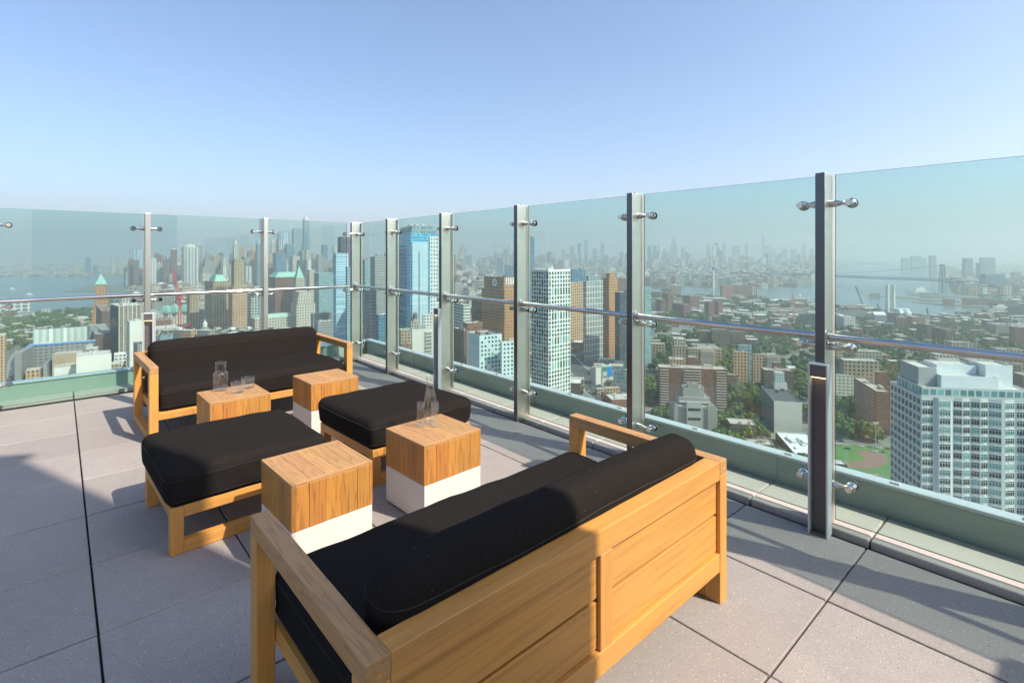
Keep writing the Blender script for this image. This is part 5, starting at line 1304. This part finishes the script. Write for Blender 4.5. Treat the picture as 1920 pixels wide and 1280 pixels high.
for x, y, i, j in cells(380, 1420, 27, -12):
    px, py = px_of(x, y, G)
    lim = 722 if px < 270 else (650 if px < 900 else 730 + max(0, px-1000)*.30)
    if py > lim+40: continue
    if blocked(x, y, 9): continue
    r = fr_.random()
    if px > 1200:                                   # wooded housing estates
        east = px > 1400
        if py < 612 and px > 1360:  pt, pb_, hh = .28, .55, (5, 14)
        elif py < 600: pt, pb_, hh = .5, .3, (8, 20)
        else: pt, pb_, hh = .70, .21, (7, 18)
        fs = ['brick', 'brownbrick', 'redbrick', 'brownbrick']; rs = ['tan', 'light', 'brown', 'grey']
        if py < 612 and px > 1360: fs += ['white', 'grey']; rs += ['white', 'light']
    elif px < 215:
        pt, pb_, hh = (.42, .5, (8, 15)) if py < 655 else (.3, .5, (10, 24)); fs = ['redbrick', 'brownbrick', 'tan', 'beige', 'peach', 'white']; rs = ['light', 'tan', 'grey', 'brown', 'white']
    else:
        pt, pb_, hh = .06, .82, (18, 62) if py < 690 else (12, 24); fs = ['tan', 'beige', 'limestone', 'grey', 'brownbrick', 'white', 'concrete', 'peach', 'greyglass']; rs = ['light', 'tan', 'grey', 'dark', 'white']
    if 1040 < px < 1200 and py > 640: pt, pb_, hh = .12, .6, (8, 16)
    if r < pt:
        for _ in range(2 if y > 600 else 3):
            tx, ty = x+fr_.uniform(-12, 12), y+fr_.uniform(-12, 12)
            if blocked(tx, ty, 3): continue
            h_ = fr_.uniform(9, 17); trees.append((tx, ty, h_, h_*fr_.uniform(.42, .56)))
    elif r < pt+pb_:
        a = fr_.choice((-12, 78)) if px > 300 else fr_.choice((38, -52))
        hq = fr_.uniform(*hh)*(1 if fr_.random() < .85 else 1.6)
        if px < 1200: hq = max(8, min(hq, 176.5-((618 if px < 740 else 640)-CY)*y/F))
        if px > 1200 and 620 < y < 960 and fr_.random() < .3 and not blocked(x, y, 20):
            fill.append((x, y, fr_.uniform(30, 44), fr_.uniform(14, 18), fr_.uniform(20, 42), -12, fr_.choice(['tan', 'peach', 'beige', 'brick', 'brownbrick', 'tan']), fr_.choice(rs), 0)); continue
        fill.append((x, y, fr_.uniform(14, 24), fr_.uniform(11, 18), hq, a, fr_.choice(fs), fr_.choice(rs), 0 if px > 1200 else (1 if px < 215 else 2)))
for x, y, i, j in cells(1420, 3000, 44, -12):
    if blocked(x, y, 14): continue
    px, py = px_of(x, y, G)
    r = fr_.random()
    if 1190 < px: pt, pb_, hh = .34, .52, (6, 22)
    elif px < 240: pt, pb_, hh = .45, .4, (8, 18)
    else: pt, pb_, hh = .08, .86, (18, 75)
    if y > 2080 and px > 860: hh = (15, 60); pt, pb_ = .2, .75
    if y > 2250 and 235 < px < 850: hh = (50, 185) if fr_.random() < .6 else (130, 235)
    if r < pt: 
        for _ in range(3):
            tx, ty = x+fr_.uniform(-20, 20), y+fr_.uniform(-20, 20)
            if not blocked(tx, ty, 4): h_ = fr_.uniform(10, 18); trees.append((tx, ty, h_, h_*.6))
    elif r < pt+pb_:
        fill.append((x, y, fr_.uniform(18, 38), fr_.uniform(14, 30), fr_.uniform(*hh)*fr_.uniform(.7, 1), -12 if px > 900 else 38, fr_.choice(['brick', 'brownbrick', 'tan', 'beige', 'limestone', 'grey', 'white', 'peach', 'concrete', 'redbrick']), fr_.choice(['light', 'tan', 'grey', 'white', 'brown', 'dark']), 3 if px > 1190 else 4))
for x, y, i, j in cells(3000, 7600, 74, -12):
    if blocked(x, y, 20): continue
    px, py = px_of(x, y, G); r = fr_.random()
    if r > .86: continue
    if px < 240: hh = (5, 22)
    elif px < 860: hh = (20, 150) if y < 5200 else (15, 80)
    elif px < 1560:
        d_ = math.exp(-((y-6000)/1300)**2); cl = .5+.5*math.sin(px/37.)*math.sin(px/11.+2)
        hh = (14+40*d_, 30+(70+250*cl*fr_.random()**1.3)*d_)
        if y < 4300: hh = (14, 55)
    else: hh = (6, 26)
    k = fr_.uniform(*hh)
    fill.append((x, y, fr_.uniform(26, 52), fr_.uniform(22, 46), k, -12+fr_.choice((0, 30)), fr_.choice(['grey', 'limestone', 'beige', 'brick', 'white', 'brownbrick', 'greyglass', 'peach']), fr_.choice(['light', 'grey', 'tan']), 5))
for x, y, i, j in cells(7600, 11500, 130, 8):
    if fr_.random() < .75 and not blocked(x, y, 30): fill.append((x, y, fr_.uniform(50, 100), fr_.uniform(40, 80), fr_.uniform(8, 40), 8, fr_.choice(['grey', 'limestone', 'beige', 'white']), 'light', 5))
# taller faint midtown towers that stand out
for l_, x0, x1, yt, Y, tp in (
    ('faint tall tower with stepped top and mast at the left of the far skyline', 1258, 1270, 462, 6000, 'esb'), ('faintest needle-thin tower in the far skyline', 1429, 1434, 439, 7200, ''),
    ('faint slab tower directly right of the far needle tower', 1436, 1446, 460, 6800, ''), ('faint broad block in the centre of the far skyline', 1374, 1388, 460, 6300, ''),
    ('faint pointed tower left of the centre of the far skyline', 1355, 1360, 457, 6400, 'p'), ('faint stepped tower right of the centre block of the far skyline', 1398, 1403, 456, 6400, 'p'),
    ('faint dark tower at the left end of the far skyline beside another', 1215, 1221, 461, 5200, ''), ('second faint dark tower near the left end of the far skyline', 1226, 1231, 460, 5200, ''),
    ('faint square tower at the right end of the far skyline', 1505, 1512, 457, 6500, ''), ('faint tower with flat top left of the nearest post', 1519, 1526, 466, 6300, ''),
    ('faint tall twin tower seen above the white gridded tower', 1097, 1102, 450, 5300, ''), ('faint tallest slab above the dark striped tower', 1084, 1089, 456, 5300, ''),
    ('faint pointed tower above the slim orange tower', 1127, 1133, 456, 5300, 'p'), ('faint narrow tower between the two faint slabs', 1070, 1076, 461, 5100, ''),
    ('faint wide tower in the skyline left of the brown-edged post', 1112, 1119, 466, 5200, ''), ('faint tower in the left part of the far skyline', 1278, 1284, 463, 6200, ''),
    ('faint tower between the mast tower and the pointed tower', 1325, 1332, 458, 6600, ''), ('faint pale tower just right of the pointed tower', 1340, 1350, 463, 6500, ''),
    ('dark blue tower on the horizon left of the bank tower', 933, 943, 483, 3600, ''), ('small dark tower on the horizon right of the fourth post', 876, 884, 478, 5200, ''),
    ('broad dark low block right above the bank tower', 947, 963, 497, 2800, ''), ('squat faint tower in the middle right of the far skyline', 1466, 1476, 466, 6300, ''), ('faint broad tower at the right of the far skyline', 1483, 1494, 468, 6200, '')):
    t = B('skyline_tower', l_, x0-1, x0, x1, yt, Y, 4, 'greyglass' if 'dark' not in l_ else 'blueglass', 'grey', depth=50, group='faint towers of the far skyline', units=0, reg=False, tiers=((9, yt-7, None), (14, yt-14, None)) if tp == 'esb' else ())
    if tp == 'esb':
        bm = bmesh.new(); lathe(bm, [(0, 0), (6, 0), (4, 20), (1.2, 24), (.6, zt(436, Y)-zt(yt-14, Y)), (0, zt(436, Y)-zt(yt-14, Y))], 8); link('mast', bm, TRIM, t, (0, 0, t['_z']))
    if tp == 'p': pyramid(t, 'pointed_top', TRIM, 60, 0)
for l_, x0, x1, yt in (('dark tower on the far left shore behind the harbour', 160, 170, 482), ('thin tower under construction on the far left shore', 209, 217, 484), ('pale tower group on the far left shore', 138, 152, 495), ('low pale tower right of the dark one on the far left shore', 174, 184, 498), ('small grey tower on the far left shore near the slab tower', 222, 232, 500)):
    B('skyline_tower', l_, x0-1, x0, x1, yt, 4300, 40, 'blueglass' if 'dark' in l_ else 'beige', 'grey', depth=40, group='towers on the far left shore', reg=False)

STOP = set('with a the of in on at by its and or to behind before beside between right left among one small pale rising whose from into over tall very next above below directly just seen dark round'.split())
def short(l, n):
    w_ = l.replace(',', '').split()[:n]
    while len(w_) > 2 and w_[-1] in STOP: w_.pop()
    if w_[0] in ('nearest', 'tallest', 'front', 'rear', 'biggest', 'broad'): pass
    return ' '.join(w_)
_cnt = {}
ONES = 'zero one two three four five six seven eight nine ten eleven twelve thirteen fourteen fifteen sixteen seventeen eighteen nineteen'.split(); TENS = 'x x twenty thirty forty fifty sixty seventy eighty ninety'.split()
def numw(k): return ONES[k] if k < 20 else (TENS[k//10 % 10]+('-'+ONES[k % 10] if k % 10 else ''))
def near_label(x, y, head, n):
    vis = [h for h in HERO_T if h[1] < max(1700, y*1.4)]
    h = min(vis, key=lambda q: math.hypot(q[0]-x, q[1]-y))
    dx = F*(x/y-h[0]/h[1]); rel = 'behind' if y > h[1]+25 and abs(dx) < 45 else ('in front of' if y < h[1]-25 and abs(dx) < 45 else ('left of' if dx < 0 else 'right of'))
    sh = short(h[2], max(3, 16-len(head.split())-len(rel.split())-1-3))
    k = _cnt.get((head, rel, sh), 0)+1; _cnt[(head, rel, sh)] = k
    return '%s %s the %s, number %s away' % (head, rel, sh, numw(k))
def bx_arrays(f):
    x, y, w_, d, h_, a, fa, ro, z_ = f; ca, sa = math.cos(R(a)), math.sin(R(a))
    return [(x+u*ca-v*sa, y+u*sa+v*ca) for u, v in ((-w_/2, -d/2), (w_/2, -d/2), (w_/2, d/2), (-w_/2, d/2))]
def size_of(f):
    px, py = px_of(f[0], f[1], G+f[4]); 
    if not (-20 < px < 1940): return 0
    lim = 722 if px < 270 else (640 if px < 900 else 730+max(0, px-1000)*.30)
    if py > lim: return 0
    return (f[2]/f[1])*((f[4]+8)/f[1])
nhero = sum(1 for o in bpy.data.objects if o.parent is None and o.get('category') == 'building')
order = sorted(fill, key=size_of, reverse=True)
for f in order[:300]: pass
NI = max(0, 292-nhero)
MN = {}
def matidx(key, tab, mats, fn):
    if key not in tab: tab[key] = len(mats); mats.append(fn(key))
    return tab[key]
colw = dict(brick='dark red-brown brick', brownbrick='brown brick', redbrick='red brick', tan='tan', peach='peach-coloured', beige='beige', limestone='cream stone', white='white', grey='grey', concrete='concrete grey', greyglass='grey glass')
zonew = ['among the trees on the right of the city', 'among the streets and trees at lower left', 'packed between the towers in the middle of the city', 'on the flat land near the right river bank', 'in the dense city beyond the near towers', 'in the hazy distance']
colr = dict(light='pale grey', tan='tan', grey='grey', dark='black', white='white', brown='brown')
hd = lambda f: min(math.hypot(q[0]-f[0], q[1]-f[1]) for q in HERO_T)
order[:NI] = sorted(order[:NI], key=hd)
for f in order[:NI]:
    ps = bx_arrays(f); V, Fc, UV, MI, V2, F2 = prism('b', [(p[0]-f[0], p[1]-f[1]) for p in ps], 0, f[4], None, None, par=.8, box_n=2 if f[1] < 1400 else 1, seed=int(f[0]))
    t = thing('city_building', near_label(f[0], f[1], '%s block' % colw[f[6]], 6), 'building', (f[0], f[1], G), 0, '%s buildings with %s roofs %s' % (colw[f[6]], colr[f[7]], zonew[f[8]]))
    mk('wall', V, Fc, UV, MI, (fm(f[6], 1.0 if f[1] < 600 else (1.5 if f[1] < 1000 else (2.2 if f[1] < 1700 else 3.2))), TRIM), t); mk('roof', V2, F2, None, None, (rm(f[7]),), t)
V = []; Fc = []; UV = []; MI = []; tab = {}; mats = []
for f in order[NI:]:
    ps = bx_arrays(f); k = len(V); z0, z1 = G, G+f[4]; s = 0
    mi = matidx(('f', f[6], 2.2 if f[1] < 1700 else (3.2 if f[1] < 3300 else 5.0)), tab, mats, lambda q: fm(q[1], q[2])); mr_ = matidx(('r', f[7]), tab, mats, lambda q: rm(q[1]))
    for i in range(4):
        a, b_ = ps[i], ps[(i+1) % 4]; l_ = math.hypot(b_[0]-a[0], b_[1]-a[1]); k = len(V)
        V += [(*a, z0), (*b_, z0), (*b_, z1), (*a, z1)]; Fc.append((k, k+1, k+2, k+3)); UV += [(s, -f[4]), (s+l_, -f[4]), (s+l_, 0), (s, 0)]; MI.append(mi); s += l_
    k = len(V); V += [(*p, z1) for p in ps]; Fc.append((k, k+1, k+2, k+3)); UV += [(0, 0)]*4; MI.append(mr_)
    if f[4] > 25:
        c = (f[0], f[1]); q = [(c[0]+(p[0]-c[0])*.35, c[1]+(p[1]-c[1])*.45) for p in ps]; k = len(V); V += [(*p, z1) for p in q]+[(*p, z1+4.5) for p in q]
        for fc in ((0, 1, 5, 4), (1, 2, 6, 5), (2, 3, 7, 6), (3, 0, 4, 7), (4, 5, 6, 7)): Fc.append(tuple(k+r for r in fc)); UV += [(0, 0)]*4; MI.append(mr_)
o = mk('distant_buildings', V, Fc, UV, MI, mats); tag(o, 'mass of small far-off city buildings fading into the haze', 'buildings', None, 'stuff')
print('fill', len(fill), 'heroes', nhero, 'trees', len(trees))

# trees
m, nt, b = newmat('tree_leaves'); LEAF = m
geo = N(nt, 'ShaderNodeNewGeometry'); oi = N(nt, 'ShaderNodeObjectInfo'); tc = N(nt, 'ShaderNodeTexCoord')
isl = geo.outputs['Random Per Island']; f = noise(nt, tc.outputs['Object'], .02, 2)
c = ramp(nt, isl, [(0, (.018, .048, .010)), (.5, (.05, .11, .020)), (1, (.10, .18, .035))])
c = mixc(nt, ramp(nt, oi.outputs['Random'], [(0, (0, 0, 0)), (1, (.8, .8, .8))]), c, (.13, .15, .03)); c = mixc(nt, val(nt, 'MULTIPLY', f, .35), c, (.03, .07, .025))
L(nt, c, b.inputs['Base Color']); b.inputs['Roughness'].default_value = .7; b.inputs['Specular IOR Level'].default_value = .2
BARK = simple('bark', (.10, .075, .055), .9)
def crown(seed, nl, nq, q0):
    rr = np.random.default_rng(seed); V = []; Fc = []
    lobes = []
    for k in range(nl):
        a = rr.uniform(0, 6.28); r = rr.uniform(.1, .62); z = rr.uniform(.35, .84)
        lobes.append((r*math.cos(a), r*math.sin(a), z, rr.uniform(.26, .42)*(1.1-.5*abs(z-.55))))
    for (x, y, z, r) in lobes:
        for _ in range(nq):
            d = rr.normal(size=3); d /= np.linalg.norm(d); d[2] = abs(d[2])*.9-.25 if rr.random() < .8 else d[2]
            p = np.array([x, y, z])+d*r*rr.uniform(.72, 1.06)*np.array([1, 1, .8])
            n_ = d+rr.normal(size=3)*.45; n_ /= np.linalg.norm(n_); u_ = np.cross(n_, [0.3, .2, 1.]); u_ /= np.linalg.norm(u_); v_ = np.cross(n_, u_); s = q0*rr.uniform(.6, 1.3)
            k = len(V); V += [p-u_*s-v_*s*.7, p+u_*s-v_*s*.6, p+u_*s*.8+v_*s, p-u_*s*.7+v_*s*.8]; Fc.append((k, k+1, k+2, k+3))
        k = len(V)      # inner mass that closes the lobe
        ico = [(0, 0, 1), (.89, 0, .45), (.28, .85, .45), (-.72, .53, .45), (-.72, -.53, .45), (.28, -.85, .45), (.72, .53, -.45), (-.28, .85, -.45), (-.89, 0, -.45), (-.28, -.85, -.45), (.72, -.53, -.45), (0, 0, -1)]
        V += [np.array([x, y, z])+np.array(q)*r*.72 for q in ico]
        for t3 in ((0, 1, 2), (0, 2, 3), (0, 3, 4), (0, 4, 5), (0, 5, 1), (1, 6, 2), (2, 7, 3), (3, 8, 4), (4, 9, 5), (5, 10, 1), (6, 7, 2), (7, 8, 3), (8, 9, 4), (9, 10, 5), (10, 6, 1), (6, 11, 7), (7, 11, 8), (8, 11, 9), (9, 11, 10), (10, 11, 6)): Fc.append(tuple(k+i for i in t3))
    return np.array(V), Fc
CR = [crown(s, 11, 34, .095) for s in range(5)]; CRm = []
for V_, F_ in CR:
    me = bpy.data.meshes.new('crown'); me.from_pydata([tuple(v) for v in V_], [], F_); me.materials.append(LEAF); CRm.append(me)
bm = bmesh.new(); tube(bm, (0, 0, 0), (0, 0, .55), .05, 8, r2=.028)
for a in range(5): tube(bm, (0, 0, .3+.03*a), (.3*math.cos(a*1.3), .3*math.sin(a*1.3), .62+.03*a), .022, 6, r2=.01)
TRm = bpy.data.meshes.new('trunk'); bm.to_mesh(TRm); bm.free(); TRm.materials.append(BARK)
# hand-set groves
tr_ = random.Random(5)
def grove(x0, x1, y0, y1, n, hh=(11, 18)):
    for _ in range(n*3):
        q = gz(tr_.uniform(x0, x1), tr_.uniform(y0, y1))
        if blocked(q.x, q.y, 3): continue
        h_ = tr_.uniform(*hh); trees.append((q.x, q.y, h_, h_*tr_.uniform(.45, .6))); n -= 1
        if n <= 0: return
for a in ((1206, 1262, 725, 815, 22), (1335, 1375, 650, 720, 16), (1365, 1430, 735, 830, 34), (1400, 1530, 630, 700, 46), (1345, 1400, 790, 850, 18), (1485, 1530, 690, 800, 18), (1564, 1640, 760, 835, 20), (1564, 1760, 640, 700, 40), (1340, 1400, 660, 700, 10),
          (1290, 1400, 596, 620, 24), (0, 60, 620, 655, 22), (60, 110, 592, 606, 14), (1075, 1092, 700, 745, 12, (5, 8)), (30, 40, 660, 700, 8), (0, 165, 596, 618, 30), (1760, 1900, 640, 668, 24), (1206, 1262, 640, 690, 18), (1330, 1400, 555, 575, 26)): grove(*a)
def tsz(t_):
    px, py = px_of(t_[0], t_[1], G+t_[2]*.6); lim = 722 if px < 270 else (640 if px < 900 else 730+max(0, px-1000)*.30)
    return (t_[2]/t_[1]) if -10 < px < 1930 and py < lim else 0
trees.sort(key=tsz, reverse=True)
trees[:290] = sorted(trees[:290], key=lambda t_: min(math.hypot(q[0]-t_[0], q[1]-t_[1]) for q in HERO_T))
for k, (x, y, h_, r) in enumerate(trees[:290]):
    px, _ = px_of(x, y, G); side = 'right' if px > 1200 else ('left' if px < 300 else 'middle')
    t = thing('broadleaf_tree', near_label(x, y, 'leafy tree', 8), 'tree', (x, y, G), tr_.uniform(0, 6.28), 'leafy trees far below on the %s' % side)
    for nm, me in (('trunk', TRm), ('crown', CRm[k % 5])):
        o = bpy.data.objects.new(nm, me); C.objects.link(o); o.parent = t; o.scale = (r*1.35, r*1.35, h_)
CL_ = [crown(s+20, 7, 12, .15) for s in range(4)]
VV = []; FF = []; off = 0
for k, (x, y, h_, r) in enumerate(trees[290:]):
    V_, F_ = CL_[k % 4]; a = tr_.uniform(0, 6.28); ca, sa = math.cos(a), math.sin(a); s = r*1.35
    VV.append(np.stack([(V_[:, 0]*ca-V_[:, 1]*sa)*s+x, (V_[:, 0]*sa+V_[:, 1]*ca)*s+y, V_[:, 2]*h_+G], 1)); FF += [tuple(i+off for i in f) for f in F_]; off += len(V_)
o = mk('distant_trees', np.concatenate(VV), FF, None, None, (LEAF,)); tag(o, 'mass of smaller green trees scattered through the far city', 'trees', None, 'stuff')

# cars
CP = [simple('car_paint_'+n_, c_, .3, .2, .05) for n_, c_ in (('white', (.7, .7, .7)), ('black', (.03, .03, .03)), ('grey', (.25, .26, .27)), ('red', (.4, .05, .04)), ('blue', (.05, .1, .25)), ('yellow', (.75, .5, .05)))]
CN = ['white', 'black', 'grey', 'red', 'blue', 'yellow']
def car_mesh(ci):
    bm = bmesh.new(); box(bm, -2.2, 2.2, -.9, .9, .35, .95, bev=.15, seg=2)
    box(bm, -1.3, 1.1, -.78, .78, .951, 1.45, bev=.2, seg=2, mi=1)
    for x in (-1.35, 1.35):
        for y in (-.86, .86): lathe(bm, [(0, -.1), (.33, -.1), (.33, .1), (0, .1)], 12, mat=axis_mat((x, y, .33), (0, 1, 0)), mi=2)
    me = bpy.data.meshes.new('parked_car'); bm.to_mesh(me); bm.free(); me.materials.append(CP[ci]); me.materials.append(GP[3]); me.materials.append(RUB); return me
CM = [car_mesh(i) for i in range(6)]; cr = random.Random(9); ncar = {}
NUMW = 'zero one two three four five six seven eight nine ten eleven twelve thirteen fourteen fifteen sixteen seventeen eighteen nineteen twenty twenty-one twenty-two twenty-three twenty-four twenty-five twenty-six twenty-seven twenty-eight twenty-nine'.split()
for ri, (pts, wd) in enumerate(ROADS):
    for a, b_ in zip(pts, pts[1:]):
        d = b_-a; l_ = d.length; d.normalize(); n_ = Vector((-d.y, d.x, 0)); ang = math.atan2(d.y, d.x); t_ = 4
        while t_ < l_-4:
            for off in ((-wd/2+1.4, wd/2-1.4) if wd < 20 else (-wd/2+2, -wd/4, wd/8, wd/2-2)):
                if cr.random() < (.6 if wd < 20 else .22):
                    ci = cr.choices(range(6), (5, 4, 5, 1.2, 1, 1))[0]; q = a+d*t_+n_*off
                    if blocked.__call__ is None: pass
                    px, py = px_of(q.x, q.y, G)
                    if q.y < 800 and -5 < px < 1925:
                        o = bpy.data.objects.new('parked_car', CM[ci]); C.objects.link(o); o.location = (q.x, q.y, G+.25); o.rotation_euler.z = ang+(math.pi if off > 0 else 0)
                        wh = ('on the wide avenue', 'on the lower left street', 'on the street behind the cream slab', 'beside the sports field', 'on the road towards the river', 'on the tree-lined right street')[ri]
                        ncar[(ci, ri)] = ncar.get((ci, ri), 0)+1
                        tag(o, 'tiny %s car %s, number %s along it' % (CN[ci], wh, numw(ncar[(ci, ri)])), 'car', '%s cars %s' % (CN[ci], wh))
            t_ += 7 if wd < 20 else 12
# ------------------------------------------------------------ the air
hz = mk('haze', [(x, y, z) for z in (G-1, 345) for x, y in ((-13900, -1100), (13900, -1100), (13900, 13900), (-13900, 13900))], [(3, 2, 1, 0), (4, 5, 6, 7), (0, 1, 5, 4), (1, 2, 6, 5), (2, 3, 7, 6), (3, 0, 4, 7)])
m = bpy.data.materials.new('air'); m.use_nodes = True; nt = m.node_tree; nt.nodes.remove(nt.nodes['Principled BSDF'])
pv = nt.nodes.new('ShaderNodeVolumePrincipled'); pv.inputs['Density'].default_value = .00021; pv.inputs['Color'].default_value = (.94, .96, .94, 1); pv.inputs['Anisotropy'].default_value = .52
nt.links.new(pv.outputs[0], nt.nodes['Material Output'].inputs['Volume']); hz.data.materials.append(m); hz['kind'] = 'stuff'
for o in bpy.data.objects:
    for k in ('_z', '_p'):
        if k in o: del o[k]
